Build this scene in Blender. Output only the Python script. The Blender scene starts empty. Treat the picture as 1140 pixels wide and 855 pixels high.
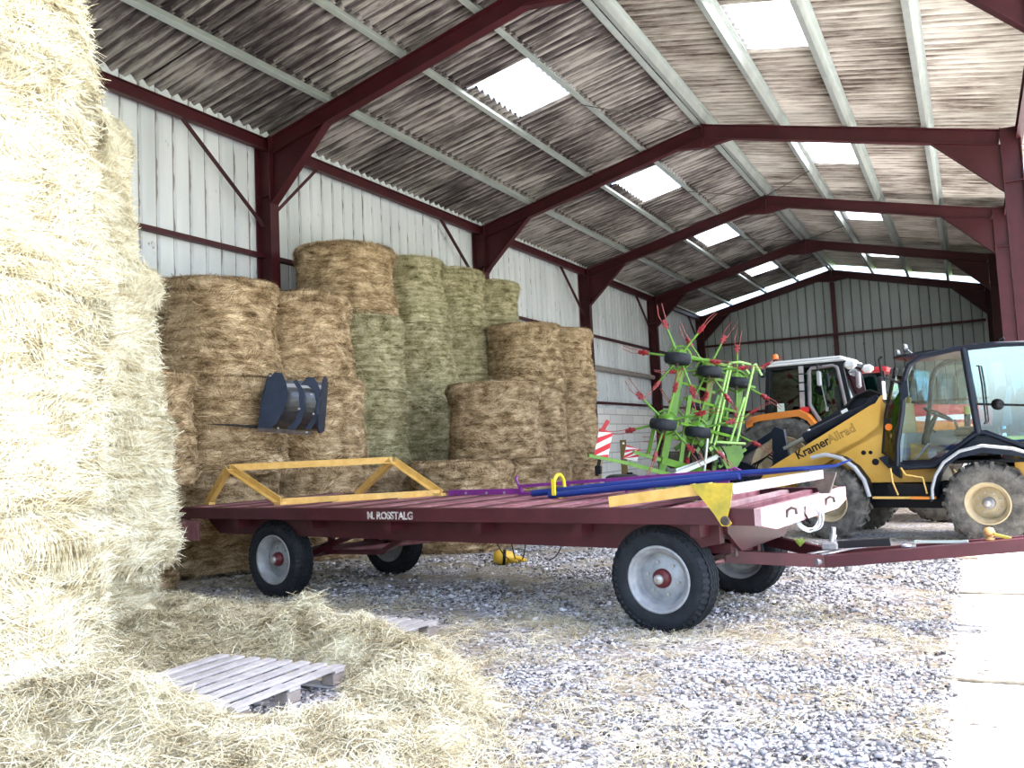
import bpy, math, random
import numpy as np
from mathutils import Vector, Matrix, noise
rng = np.random.default_rng(7); random.seed(7)
scene = bpy.context.scene
COL = scene.collection
PI = math.pi

# ------------------------------------------------------------------ camera
HC = 1.55
F, YAW, PIT, ROL = 955.7, .4877, .0742, -.0459
_fw = np.array([-math.sin(YAW)*math.cos(PIT), math.cos(YAW)*math.cos(PIT), math.sin(PIT)])
_r0 = np.array([math.cos(YAW), math.sin(YAW), 0.]); _u0 = np.cross(_r0, _fw)
_r = _r0*math.cos(ROL)+_u0*math.sin(ROL); _u = np.cross(_r, _fw)
cd = bpy.data.cameras.new('camera'); cam = bpy.data.objects.new('camera', cd); COL.objects.link(cam)
cd.sensor_width = 36; cd.lens = F*36/1140; cd.clip_start = .05; cd.clip_end = 500
M4 = Matrix(((_r[0], _u[0], -_fw[0], 0), (_r[1], _u[1], -_fw[1], 0), (_r[2], _u[2], -_fw[2], HC), (0, 0, 0, 1)))
cam.matrix_world = M4
scene.camera = cam

def at(x, y, d):
    "world point seen at a photo position, d metres in front of the eye"
    p = (_fw + _r*(x-570)/F + _u*(427.5-y)/F)*d
    return Vector((p[0], p[1], p[2]+HC))

# ------------------------------------------------------------------ materials
def nodes(name):
    m = bpy.data.materials.new(name); m.use_nodes = True
    nt = m.node_tree; b = nt.nodes['Principled BSDF']
    return m, nt, b
def N(nt, t, **k):
    n = nt.nodes.new(t)
    for a, v in k.items(): setattr(n, a, v)
    return n
def mat(name, col, rough=.5, metal=0., col2=None, scale=6., amount=.5, bump=0., bscale=40., stretch=(1, 1, 1), detail=6, spec=.5):
    m, nt, b = nodes(name)
    b.inputs['Roughness'].default_value = rough; b.inputs['Metallic'].default_value = metal
    b.inputs['Specular IOR Level'].default_value = spec
    b.inputs['Base Color'].default_value = (*col, 1)
    tc = N(nt, 'ShaderNodeTexCoord'); mp = N(nt, 'ShaderNodeMapping')
    mp.inputs['Scale'].default_value = stretch
    nt.links.new(tc.outputs['Object'], mp.inputs['Vector'])
    if col2:
        n = N(nt, 'ShaderNodeTexNoise'); n.inputs['Scale'].default_value = scale; n.inputs['Detail'].default_value = detail
        n.inputs['Roughness'].default_value = .65
        nt.links.new(mp.outputs[0], n.inputs['Vector'])
        r = N(nt, 'ShaderNodeValToRGB'); r.color_ramp.elements[0].position = .5-.25*(1-amount)-.05; r.color_ramp.elements[1].position = .5+.25*(1-amount)+.12
        r.color_ramp.elements[0].color = (*col, 1); r.color_ramp.elements[1].color = (*col2, 1)
        nt.links.new(n.outputs['Fac'], r.inputs[0]); nt.links.new(r.outputs[0], b.inputs['Base Color'])
    if bump:
        n = N(nt, 'ShaderNodeTexNoise'); n.inputs['Scale'].default_value = bscale; n.inputs['Detail'].default_value = 5
        nt.links.new(mp.outputs[0], n.inputs['Vector'])
        bp = N(nt, 'ShaderNodeBump'); bp.inputs['Strength'].default_value = bump; bp.inputs['Distance'].default_value = .02
        nt.links.new(n.outputs['Fac'], bp.inputs['Height']); nt.links.new(bp.outputs[0], b.inputs['Normal'])
    return m

def hay_mat(name, dark, mid, light, bandscale=9., off=0.):
    m, nt, b = nodes(name)
    b.inputs['Roughness'].default_value = .75; b.inputs['Specular IOR Level'].default_value = .25
    g = N(nt, 'ShaderNodeNewGeometry'); tc = N(nt, 'ShaderNodeTexCoord')
    mp = N(nt, 'ShaderNodeMapping'); mp.inputs['Scale'].default_value = (1.2, 1.2, bandscale)
    nt.links.new(tc.outputs['Object'], mp.inputs['Vector'])
    n = N(nt, 'ShaderNodeTexNoise'); n.inputs['Scale'].default_value = 2.0; n.inputs['Detail'].default_value = 8; n.inputs['Roughness'].default_value = .7
    nt.links.new(mp.outputs[0], n.inputs['Vector'])
    n2 = N(nt, 'ShaderNodeTexNoise'); n2.inputs['Scale'].default_value = 5; n2.inputs['Detail'].default_value = 6
    nt.links.new(tc.outputs['Object'], n2.inputs['Vector'])
    a = N(nt, 'ShaderNodeMath', operation='MULTIPLY_ADD'); a.inputs[1].default_value = .34
    nt.links.new(g.outputs['Random Per Island'], a.inputs[0])
    a2 = N(nt, 'ShaderNodeMath', operation='MULTIPLY_ADD'); a2.inputs[1].default_value = 1.1; a2.inputs[2].default_value = -.50+off
    nt.links.new(n.outputs['Fac'], a2.inputs[0])
    a3 = N(nt, 'ShaderNodeMath', operation='MULTIPLY_ADD'); a3.inputs[1].default_value = .60
    nt.links.new(n2.outputs['Fac'], a3.inputs[0]); nt.links.new(a2.outputs[0], a3.inputs[2])
    nt.links.new(a3.outputs[0], a.inputs[2])
    r = N(nt, 'ShaderNodeValToRGB'); e = r.color_ramp.elements
    e[0].position = .20; e[0].color = (*dark, 1); e[1].position = .84; e[1].color = (*light, 1)
    x = e.new(.45); x.color = (*mid, 1)
    nt.links.new(a.outputs[0], r.inputs[0]); nt.links.new(r.outputs[0], b.inputs['Base Color'])
    return m

def glass_mat(name, tint=(.9, .96, .97), fac=.12, rough=.02):
    m, nt, b = nodes(name)
    out = nt.nodes['Material Output']
    t = N(nt, 'ShaderNodeBsdfTransparent'); t.inputs['Color'].default_value = (*tint, 1)
    gl = N(nt, 'ShaderNodeBsdfGlossy'); gl.inputs['Roughness'].default_value = rough; gl.inputs['Color'].default_value = (.9, .95, 1, 1)
    fr = N(nt, 'ShaderNodeFresnel'); fr.inputs['IOR'].default_value = 1.5
    ad = N(nt, 'ShaderNodeMath', operation='ADD'); ad.inputs[1].default_value = fac; ad.use_clamp = True
    nt.links.new(fr.outputs[0], ad.inputs[0])
    mx = N(nt, 'ShaderNodeMixShader'); nt.links.new(ad.outputs[0], mx.inputs[0])
    nt.links.new(t.outputs[0], mx.inputs[1]); nt.links.new(gl.outputs[0], mx.inputs[2]); nt.links.new(mx.outputs[0], out.inputs['Surface'])
    nt.nodes.remove(b)
    return m

MAROON = mat('maroon_steel', (.034, .004, .007), .5, 0, (.070, .009, .014), 3, .3, spec=.35)
MAROON_T = mat('trailer_maroon', (.042, .006, .010), .45, 0, (.085, .014, .022), 4, .3, spec=.4)
PINK = mat('worn_pink_lit_paint', (.17, .042, .058), .5, 0, (.40, .19, .21), 5, .5)  # pink of the deck's lit maroon faces, put into the colour
PINKW = mat('bright_lit_pink_paint', (.36, .19, .20), .5, 0, (.56, .43, .44), 7, .5)  # strong outdoor light on the front beam painted in as whitish pink
GALV = mat('galvanised', (.42, .46, .44), .38, .55, (.62, .66, .62), 2, .3)
SHADE_RED = MAROON
HAYP = hay_mat('pale_hay', (.09, .06, .022), (.55, .46, .27), (.97, .93, .74), off=.10)
HAYT = hay_mat('tan_hay', (.040, .021, .008), (.31, .195, .09), (.88, .69, .44), 6.)
HAYG = hay_mat('green_hay', (.035, .027, .011), (.26, .225, .10), (.76, .68, .45), off=.03)
HAYF = hay_mat('floor_hay', (.13, .09, .04), (.56, .48, .30), (.94, .90, .70), 1., .04)
NETW = mat('white_net', (.75, .72, .62), .6)
NETB = mat('blue_twine', (.12, .42, .78), .5)
RUB = mat('rubber', (.006, .008, .011), .65, 0, (.022, .026, .033), 9, .4, .3, 60, spec=.3)
RUBD = mat('dusty_rubber', (.045, .042, .038), .85, 0, (.19, .175, .15), 8, .6, .4, 60)
RIMG = mat('grey_rim', (.24, .25, .26), .5, .2, (.46, .47, .48), 9, .4)
RIMC = mat('cream_rim', (.36, .28, .16), .6, 0, (.50, .42, .27), 8, .5)
HUBG = mat('hub_grey', (.2, .2, .21), .6, .2, (.36, .35, .34), 14, .5)
HUBR = mat('hub_red', (.11, .012, .015), .45)
BOLT = mat('bolt_steel', (.45, .44, .42), .4, .6)
YEL = mat('loader_yellow', (.62, .34, .05), .42, 0, (.70, .42, .09), 3, .3)
YELR = mat('rack_yellow', (.60, .34, .07), .5, 0, (.78, .52, .17), 10, .5)
YELB = mat('bracket_yellow', (.62, .42, .03), .5, 0, (.20, .20, .03), 7, .4)
NAVY = mat('cab_black', (.005, .008, .016), .35, 0, (.012, .017, .032), 5, .3, spec=.35)
BLK = mat('black_plastic', (.005, .005, .007), .5, spec=.3)
GREYP = mat('grey_plastic', (.30, .31, .33), .5, 0, (.42, .43, .45), 4, .3)
DUSTG = mat('cab_interior_grey', (.34, .33, .31), .7, 0, (.5, .48, .45), 8, .4)
BLUE = mat('blue_paint', (.006, .022, .16), .35, 0, (.012, .045, .25), 4, .3)
PURP = mat('purple_paint', (.16, .015, .17), .4, 0, (.26, .035, .26), 5, .3)
YPL = mat('yellow_plastic', (.85, .66, .03), .4)
YFL = mat('yellow_rubber', (.80, .52, .05), .4)
GRN = mat('tedder_green', (.060, .16, .010), .4, 0, (.14, .32, .03), 4, .3)
GRNL = mat('pale_green_tube', (.32, .58, .14), .4, 0, (.42, .66, .22), 5, .3)
RED = mat('red_paint', (.36, .015, .022), .4, 0, (.50, .035, .04), 6, .3)
REDB = mat('red_sign', (.62, .02, .03), .45)
WHT = mat('white_sign', (.85, .85, .83), .5)
WHTM = mat('white_worn', (.46, .44, .44), .5, 0, (.30, .25, .24), 8, .3)
STEEL = mat('steel', (.5, .52, .55), .3, .8)
ORG = mat('tractor_orange', (.72, .22, .03), .4, 0, (.78, .28, .05), 3, .3)
ORGL = mat('orange_lens', (.9, .22, .03), .2)
PILG = mat('tractor_grey', (.20, .18, .19), .4, 0, (.30, .27, .28), 4, .3)
ROOFW = mat('cab_roof_grey', (.62, .63, .62), .5)
BRACK = mat('dark_rusty_steel', (.03, .024, .02), .6, 0, (.14, .10, .08), 9, .5)
BLUED = mat('blue_black_steel', (.009, .017, .038), .42, .1, (.02, .034, .065), 7, .4)
BARE = mat('bare_steel', (.26, .27, .28), .3, .75, (.10, .10, .11), 7, .3)
WOOD = mat('grey_pallet_wood', (.36, .33, .32), .8, 0, (.62, .59, .58), 5, .5, .4, 30, (1, 1, 1))
WOODD = mat('old_wood', (.22, .18, .16), .8, 0, (.36, .32, .29), 6, .5)
GLASS = glass_mat('cab_glass', (.90, .97, .98), .06)
GLASSR = glass_mat('rear_glass', (.55, .84, .97), .22)
GLASSG = glass_mat('tractor_green_glass', (.10, .30, .26), .06)
BRASS = mat('brass', (.55, .32, .12), .35, .6)
STONE = mat('gravel_stone', (.55, .55, .58), .85, 0, (.80, .80, .84), 3, .5)
CONC = mat('concrete', (.70, .69, .66), .85, 0, (.82, .81, .78), 2, .4, .1, 60)
DIRT = mat('joint_dirt', (.07, .06, .05), .9, 0, (.2, .18, .14), 9, .5)
LEAF = mat('hedge_leaf', (.05, .11, .02), .7, 0, (.12, .22, .05), 3, .5)

# ------------------------------------------------------------------ mesh builder
class MB:
    def __init__(s): s.v = []; s.f = []; s.sm = []
    def add(s, vs, fs, smooth=False):
        o = len(s.v); s.v += [Vector(p) for p in vs]; s.f += [tuple(i+o for i in f) for f in fs]; s.sm += [smooth]*len(fs); return s
    def box(s, c, d, rot=None, bev=0.):
        x, y, z = [k/2 for k in d]; c = Vector(c)
        if bev <= 0:
            vs = [Vector((i*x, j*y, k*z)) for i in (-1, 1) for j in (-1, 1) for k in (-1, 1)]
            fs = [(0, 1, 3, 2), (4, 6, 7, 5), (0, 4, 5, 1), (2, 3, 7, 6), (0, 2, 6, 4), (1, 5, 7, 3)]
            if rot: vs = [rot @ v for v in vs]
            return s.add([v+c for v in vs], fs)
        b = min(bev, x*.9, y*.9, z*.9)
        pts = []
        for k, bb in ((-z, b), (-z+b, 0), (z-b, 0), (z, b)):
            X, Y = x-bb, y-bb
            q = b*.6 if bb == 0 else b*.4
            for a, e in ((X, -Y+q), (X, Y-q), (X-q, Y), (-X+q, Y), (-X, Y-q), (-X, -Y+q), (-X+q, -Y), (X-q, -Y)): pts.append(Vector((a, e, k)))
        fs = []
        for L in range(3):
            for i in range(8): fs.append((L*8+i, L*8+(i+1) % 8, L*8+8+(i+1) % 8, L*8+8+i))
        fs.append(tuple(range(7, -1, -1))); fs.append(tuple(range(24, 32)))
        if rot: pts = [rot @ v for v in pts]
        return s.add([v+c for v in pts], fs)
    def beam(s, p, q, w, h, up=(0, 0, 1)):
        "rectangular bar p->q, w sideways, h along up"
        p = Vector(p); q = Vector(q); d = (q-p).normalized(); up = Vector(up)
        sd = d.cross(up)
        if sd.length < 1e-4: sd = d.cross(Vector((1, 0, 0)))
        sd.normalize(); u = sd.cross(d)
        vs = []
        for a in (p, q):
            for i, j in ((-1, -1), (1, -1), (1, 1), (-1, 1)): vs.append(a+sd*(i*w/2)+u*(j*h/2))
        return s.add(vs, [(3, 2, 1, 0), (4, 5, 6, 7), (0, 1, 5, 4), (1, 2, 6, 5), (2, 3, 7, 6), (3, 0, 4, 7)])
    def ibeam(s, p, q, w, h, t=.012, up=(0, 0, 1)):
        p = Vector(p); q = Vector(q); d = (q-p).normalized(); up = Vector(up)
        sd = d.cross(up).normalized(); u = sd.cross(d)
        s.beam(p+u*(h/2-t/2), q+u*(h/2-t/2), w, t, up); s.beam(p-u*(h/2-t/2), q-u*(h/2-t/2), w, t, up)
        return s.beam(p, q, t, h-2*t, up)
    def tube(s, pts, r, n=8, closed=False, caps=True):
        pts = [Vector(p) for p in pts]; m = len(pts)
        rs = r if isinstance(r, (list, tuple)) else [r]*m
        t0 = (pts[1]-pts[0]).normalized(); ref = Vector((0, 0, 1)) if abs(t0.z) < .9 else Vector((1, 0, 0))
        nrm = t0.cross(ref).normalized(); vs = []
        for i in range(m):
            if closed: t = (pts[(i+1) % m]-pts[i-1]).normalized()
            else: t = (pts[min(i+1, m-1)]-pts[max(i-1, 0)]).normalized()
            nrm = (nrm-t*nrm.dot(t)).normalized(); bn = t.cross(nrm)
            for k in range(n):
                a = 2*PI*k/n; vs.append(pts[i]+(nrm*math.cos(a)+bn*math.sin(a))*rs[i])
        fs = []
        for i in range(m if closed else m-1):
            j = (i+1) % m
            for k in range(n): fs.append((i*n+k, i*n+(k+1) % n, j*n+(k+1) % n, j*n+k))
        s.add(vs, fs, True)
        if caps and not closed:
            s.add(vs[:n], [tuple(range(n-1, -1, -1))]); s.add(vs[-n:], [tuple(range(n))])
        return s
    def cyl(s, p, q, r, n=16): return s.tube([p, q], r, n)
    def lathe(s, prof, o=(0, 0, 0), axis=(0, 0, 1), n=32, smooth=True, closed=False):
        "prof = [(radius, along axis)]"
        o = Vector(o); ax = Vector(axis).normalized(); ref = Vector((1, 0, 0)) if abs(ax.x) < .9 else Vector((0, 0, 1))
        a1 = ax.cross(ref).normalized(); a2 = ax.cross(a1); vs = []
        for r, h in prof:
            for k in range(n):
                a = 2*PI*k/n; vs.append(o+ax*h+(a1*math.cos(a)+a2*math.sin(a))*r)
        fs = []; m = len(prof)
        for i in range(m if closed else m-1):
            j = (i+1) % m
            for k in range(n): fs.append((i*n+k, i*n+(k+1) % n, j*n+(k+1) % n, j*n+k))
        return s.add(vs, fs, smooth)
    def prism(s, poly, o, ax, ay, depth):
        "polygon [(a,b)] in plane o+a*ax+b*ay, extruded by vector depth"
        o = Vector(o); ax = Vector(ax); ay = Vector(ay); dp = Vector(depth); n = len(poly)
        a = [o+ax*x+ay*y for x, y in poly]; b = [p+dp for p in a]
        return s.add(a+b, [tuple(range(n)), tuple(range(2*n-1, n-1, -1))]+[(i, (i+1) % n, n+(i+1) % n, n+i) for i in range(n)])
    def xz(s, poly, y0, y1): return s.prism(poly, (0, y0, 0), (1, 0, 0), (0, 0, 1), (0, y1-y0, 0))
    def strip(s, pts, off0, off1, th):
        "sheet following pts (list of 3D), spanning off0..off1 (vectors), thickness th vector per point outward"
        n = len(pts); vs = []
        for p, t in zip(pts, th):
            p = Vector(p); t = Vector(t)
            vs += [p+Vector(off0), p+Vector(off1), p+Vector(off1)+t, p+Vector(off0)+t]
        fs = []
        for i in range(n-1):
            for k in range(4): fs.append((i*4+k, i*4+(k+1) % 4, i*4+4+(k+1) % 4, i*4+4+k))
        fs += [(3, 2, 1, 0), (n*4-4, n*4-3, n*4-2, n*4-1)]
        return s.add(vs, fs)
    def build(s, name, m, parent=None, world=False, recalc=True):
        me = bpy.data.meshes.new(name)
        vs = s.v
        if world and parent is not None:
            r = parent
            while r.parent: r = r.parent
            inv = root_matrix(r).inverted(); vs = [inv @ v for v in vs]
        me.from_pydata([tuple(v) for v in vs], [], s.f); me.polygons.foreach_set('use_smooth', s.sm)
        me.materials.append(m); me.update()
        if recalc:
            import bmesh
            bm = bmesh.new(); bm.from_mesh(me); bmesh.ops.recalc_face_normals(bm, faces=bm.faces); bm.to_mesh(me); bm.free()
        o = bpy.data.objects.new(name, me); COL.objects.link(o)
        if parent is not None: o.parent = parent
        return o
def root_matrix(r): return Matrix.Translation(r.location) @ r.rotation_euler.to_matrix().to_4x4()

def tag(o, label=None, cat=None, group=None, kind=None):
    if label: o['label'] = label
    if cat: o['category'] = cat
    if group: o['group'] = group
    if kind: o['kind'] = kind
    return o
def thing(name, label, cat, loc=(0, 0, 0), rz=0., group=None):
    o = bpy.data.objects.new(name, None); COL.objects.link(o); o.empty_display_size = .2
    o.location = loc; o.rotation_euler = (0, 0, rz)
    return tag(o, label, cat, group)
def dup(root, loc, rz=0, label=None, group=None, scale=None):
    r = root.copy(); COL.objects.link(r); r.location = loc; r.rotation_euler = (0, 0, rz)
    if scale: r.scale = scale
    if label: r['label'] = label
    if group: r['group'] = group
    for ch in list(root.children):
        c = ch.copy(); COL.objects.link(c); c.parent = r
        for g in ch.children:
            d = g.copy(); COL.objects.link(d); d.parent = c
    return r
def local_mb(o): # shift a world-built single mesh so its origin is at its base
    me = o.data; n = len(me.vertices); a = np.empty(n*3, 'f'); me.vertices.foreach_get('co', a); a = a.reshape(-1, 3)
    c = np.array([(a[:, 0].min()+a[:, 0].max())/2, (a[:, 1].min()+a[:, 1].max())/2, a[:, 2].min()])
    me.vertices.foreach_set('co', (a-c).astype('f').ravel()); me.update(); o.location = tuple(c)
    return o
def text_mesh(name, body, size, m, parent, mtx, offset=0., extrude=.002, spacing=1.):
    cu = bpy.data.curves.new(name, 'FONT'); cu.body = body; cu.size = size; cu.offset = offset; cu.extrude = extrude; cu.space_character = spacing
    t = bpy.data.objects.new(name+'_tmp', cu); COL.objects.link(t)
    dg = bpy.context.evaluated_depsgraph_get(); me = bpy.data.meshes.new_from_object(t.evaluated_get(dg))
    bpy.data.objects.remove(t); me.transform(mtx); me.materials.clear(); me.materials.append(m)
    o = bpy.data.objects.new(name, me); COL.objects.link(o); o.parent = parent
    return o

# numpy meshes of many quads (straw)
def np_object(name, V, Q, m, parent=None, smooth=False):
    me = bpy.data.meshes.new(name); nv, nq = len(V), len(Q)
    me.vertices.add(nv); me.vertices.foreach_set('co', V.astype('f').ravel())
    me.loops.add(nq*4); me.loops.foreach_set('vertex_index', Q.astype('i').ravel())
    me.polygons.add(nq); me.polygons.foreach_set('loop_start', np.arange(nq, dtype='i')*4); me.polygons.foreach_set('loop_total', np.full(nq, 4, 'i'))
    me.materials.append(m); me.update(calc_edges=True); me.validate()
    o = bpy.data.objects.new(name, me); COL.objects.link(o)
    if parent: o.parent = parent
    return o
def strands(P0, P1, P2, nrm, w):
    "ribbons through three points; w half widths"
    n = len(P0); d = P2-P0; s = np.cross(d, nrm); s /= (np.linalg.norm(s, axis=1, keepdims=True)+1e-9); s = s*w[:, None]
    V = np.stack([P0-s*.7, P0+s*.7, P1-s, P1+s, P2-s*.4, P2+s*.4], 1).reshape(-1, 3)
    b = (np.arange(n)*6)[:, None]
    Q = np.concatenate([b+np.array([0, 1, 3, 2]), b+np.array([2, 3, 5, 4])], 0)
    return V, Q
def join(parts):
    V = []; Q = []; o = 0
    for v, q in parts: V.append(v); Q.append(q+o); o += len(v)
    return np.concatenate(V), np.concatenate(Q)

# ------------------------------------------------------------------ barn numbers
XL, XR, HE, XM, HR = -8.456, .7245, 6.097, -3.873, 7.202
FY = [2.95, 9.02, 15.09, 20.49, 25.89, 31.29]
def rt(x):  # top of the rafters
    return HE+(x-XL)*(HR-HE)/(XM-XL) if x < XM else HE+(XR-x)*(HR-HE)/(XR-XM)
SKY_S, SUN_S, EXPO = .35, 6.0, 1.45

# ================================================================== SETTING
# ---- ground: gravel floor of the barn and pale concrete outside
def floor_material():
    m, nt, b = nodes('gravel_floor')
    tc = N(nt, 'ShaderNodeTexCoord'); b.inputs['Roughness'].default_value = .9; b.inputs['Specular IOR Level'].default_value = .2
    v = N(nt, 'ShaderNodeTexVoronoi'); v.inputs['Scale'].default_value = 30; v.inputs['Randomness'].default_value = 1
    nt.links.new(tc.outputs['Object'], v.inputs['Vector'])
    n = N(nt, 'ShaderNodeTexNoise'); n.inputs['Scale'].default_value = 1.1; n.inputs['Detail'].default_value = 8; n.inputs['Roughness'].default_value = .7
    mp = N(nt, 'ShaderNodeMapping'); mp.inputs['Scale'].default_value = (.7, 1.5, 1); mp.inputs['Rotation'].default_value = (0, 0, -.3)
    nt.links.new(tc.outputs['Object'], mp.inputs['Vector']); nt.links.new(mp.outputs[0], n.inputs['Vector'])
    n2 = N(nt, 'ShaderNodeTexNoise'); n2.inputs['Scale'].default_value = 14; n2.inputs['Detail'].default_value = 6; n2.inputs['Roughness'].default_value = .75
    nt.links.new(mp.outputs[0], n2.inputs['Vector'])
    r = N(nt, 'ShaderNodeValToRGB'); e = r.color_ramp.elements
    e[0].position = .05; e[0].color = (.07, .06, .06, 1); e[1].position = .9; e[1].color = (.66, .66, .68, 1)
    x = e.new(.35); x.color = (.40, .385, .40, 1)
    sp = N(nt, 'ShaderNodeSeparateColor'); nt.links.new(v.outputs['Color'], sp.inputs[0]); nt.links.new(sp.outputs[0], r.inputs[0])
    r2 = N(nt, 'ShaderNodeValToRGB'); e = r2.color_ramp.elements
    e[0].position = .30; e[0].color = (.10, .08, .06, 1); e[1].position = .72; e[1].color = (.62, .56, .40, 1)
    x = e.new(.5); x.color = (.34, .29, .22, 1)
    nt.links.new(n2.outputs['Fac'], r2.inputs[0])
    mk = N(nt, 'ShaderNodeValToRGB'); mk.color_ramp.elements[0].position = .44; mk.color_ramp.elements[1].position = .58
    nt.links.new(n.outputs['Fac'], mk.inputs[0])
    mx = N(nt, 'ShaderNodeMix', data_type='RGBA'); nt.links.new(mk.outputs[0], mx.inputs[0])
    nt.links.new(r.outputs[0], mx.inputs[6]); nt.links.new(r2.outputs[0], mx.inputs[7]); nt.links.new(mx.outputs[2], b.inputs['Base Color'])
    bp = N(nt, 'ShaderNodeBump'); bp.inputs['Strength'].default_value = .9; bp.inputs['Distance'].default_value = .02; bp.invert = True
    nt.links.new(v.outputs['Distance'], bp.inputs['Height']); nt.links.new(bp.outputs[0], b.inputs['Normal'])
    return m
FLOOR = floor_material()
g = MB(); nx, ny = 60, 150
xs = np.linspace(-11.45, 0.0, nx); ys = np.linspace(-4.4, 41.3, ny)
def gz(x, y): return .018*noise.noise(Vector((x*.8, y*.8, 3)))
g.add([(x, y, gz(x, y)) for y in ys for x in xs], [(j*nx+i, j*nx+i+1, (j+1)*nx+i+1, (j+1)*nx+i) for j in range(ny-1) for i in range(nx-1)], True)
tag(g.build('floor', FLOOR, recalc=False), kind='structure')
a = MB(); a.box((7.4, 19, -.045), (14.9, 70, .09)); tag(a.build('floor_concrete_apron', CONC), kind='structure')
FIELD = mat('field_grass', (.10, .17, .03), .9, 0, (.22, .28, .08), .5, .5)
a = MB(); a.add([(-140, -110, -.1), (160, -110, -.1), (160, 170, -.1), (-140, 170, -.1)], [(0, 1, 2, 3)]); tag(a.build('floor_field', FIELD, recalc=False), kind='structure')
# dark joints across the concrete
for i, (y, x1) in enumerate(((9.15, .9), (6.02, .62))):
    j = MB(); pts = []
    for k in range(40):
        x = -.30+k*(x1+.3)/39*1.4
        pts.append((x, y+.012*noise.noise(Vector((x*9, y, 0)))+.01*math.sin(x*7), .006))
    j.tube(pts, [.012+.010*abs(noise.noise(Vector((p[0]*15, y, 2)))) for p in pts], 6)
    tag(j.build('trim_%d' % (i+1), DIRT), kind='structure')

GROUND_OBJS = set(COL.objects)
SC = 1.3; ZB = 1.55*(SC-1)/SC
# ---- corrugated fibre-cement roof
def roof_material(name, c0, c1, c2):
    m, nt, b = nodes(name); b.inputs['Roughness'].default_value = .9; b.inputs['Specular IOR Level'].default_value = .15
    tc = N(nt, 'ShaderNodeTexCoord'); mp = N(nt, 'ShaderNodeMapping'); mp.inputs['Scale'].default_value = (.8, 13, .8)
    nt.links.new(tc.outputs['Object'], mp.inputs['Vector'])
    n = N(nt, 'ShaderNodeTexNoise'); n.inputs['Scale'].default_value = 1.6; n.inputs['Detail'].default_value = 9; n.inputs['Roughness'].default_value = .72
    nt.links.new(mp.outputs[0], n.inputs['Vector'])
    n2 = N(nt, 'ShaderNodeTexNoise'); n2.inputs['Scale'].default_value = .7; n2.inputs['Detail'].default_value = 4
    nt.links.new(tc.outputs['Object'], n2.inputs['Vector'])
    ad0 = N(nt, 'ShaderNodeMath', operation='MULTIPLY_ADD'); ad0.inputs[1].default_value = .6
    nt.links.new(n2.outputs['Fac'], ad0.inputs[0]); nt.links.new(n.outputs['Fac'], ad0.inputs[2])
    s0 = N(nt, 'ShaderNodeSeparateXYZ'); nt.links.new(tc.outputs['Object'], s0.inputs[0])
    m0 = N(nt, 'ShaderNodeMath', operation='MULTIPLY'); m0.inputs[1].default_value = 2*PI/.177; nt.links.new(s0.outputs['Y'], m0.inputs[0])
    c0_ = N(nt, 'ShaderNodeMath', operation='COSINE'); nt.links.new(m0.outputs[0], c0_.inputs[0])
    ad = N(nt, 'ShaderNodeMath', operation='MULTIPLY_ADD'); ad.inputs[1].default_value = -.085  # corrugation recesses darkened in colour so the ribs look shaded
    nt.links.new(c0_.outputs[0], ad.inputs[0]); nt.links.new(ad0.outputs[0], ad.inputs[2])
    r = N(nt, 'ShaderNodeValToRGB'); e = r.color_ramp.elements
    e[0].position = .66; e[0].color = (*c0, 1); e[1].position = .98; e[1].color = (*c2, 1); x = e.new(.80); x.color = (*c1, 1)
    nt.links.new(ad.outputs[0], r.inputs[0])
    # dark open joints between neighbouring sheets
    sx = N(nt, 'ShaderNodeSeparateXYZ'); nt.links.new(tc.outputs['Object'], sx.inputs[0])
    md = N(nt, 'ShaderNodeMath', operation='MODULO'); md.inputs[1].default_value = 1.593
    sh = N(nt, 'ShaderNodeMath', operation='ADD'); sh.inputs[1].default_value = 20.; nt.links.new(sx.outputs['Y'], sh.inputs[0]); nt.links.new(sh.outputs[0], md.inputs[0])
    lt = N(nt, 'ShaderNodeMath', operation='LESS_THAN'); lt.inputs[1].default_value = .022; nt.links.new(md.outputs[0], lt.inputs[0])
    mx = N(nt, 'ShaderNodeMix', data_type='RGBA'); mx.inputs[7].default_value = (.02, .016, .015, 1)
    nt.links.new(lt.outputs[0], mx.inputs[0]); nt.links.new(r.outputs[0], mx.inputs[6]); nt.links.new(mx.outputs[2], b.inputs['Base Color'])
    return m
ROOFL = roof_material('fibre_cement_stained_shaded', (.040, .030, .032), (.13, .11, .105), (.42, .38, .35))  # left slope: its weaker light is put into a darker colour
ROOFR = roof_material('fibre_cement_pale_lit', (.10, .075, .062), (.33, .29, .25), (.60, .56, .50))  # same sheets, lightened in colour for sunlight bounced onto the right slope
def sky_mat():
    m, nt, b = nodes('rooflight_sheet'); out = nt.nodes['Material Output']
    t = N(nt, 'ShaderNodeBsdfTranslucent'); t.inputs['Color'].default_value = (.96, .97, .97, 1)
    p = N(nt, 'ShaderNodeBsdfTransparent'); p.inputs['Color'].default_value = (.95, .97, .98, 1)
    mx = N(nt, 'ShaderNodeMixShader'); mx.inputs[0].default_value = .03
    nt.links.new(t.outputs[0], mx.inputs[1]); nt.links.new(p.outputs[0], mx.inputs[2]); nt.links.new(mx.outputs[0], out.inputs['Surface']); nt.nodes.remove(b)
    return m
SKYL = sky_mat()
PURX_L = [-8.80, -7.454, -6.19, -5.06, -3.98]; PURX_R = [-3.77, -2.50, -1.42, -.25, 1.02]
PER = .177; Y0R, Y1R = .5, 31.55
SKY_Y = [(4.6, 6.1), (10.70, 12.25), (16.50, 18.20), (21.95, 23.6), (27.35, 28.95)]
def rz_roof(x): return rt(x) + .235
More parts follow.
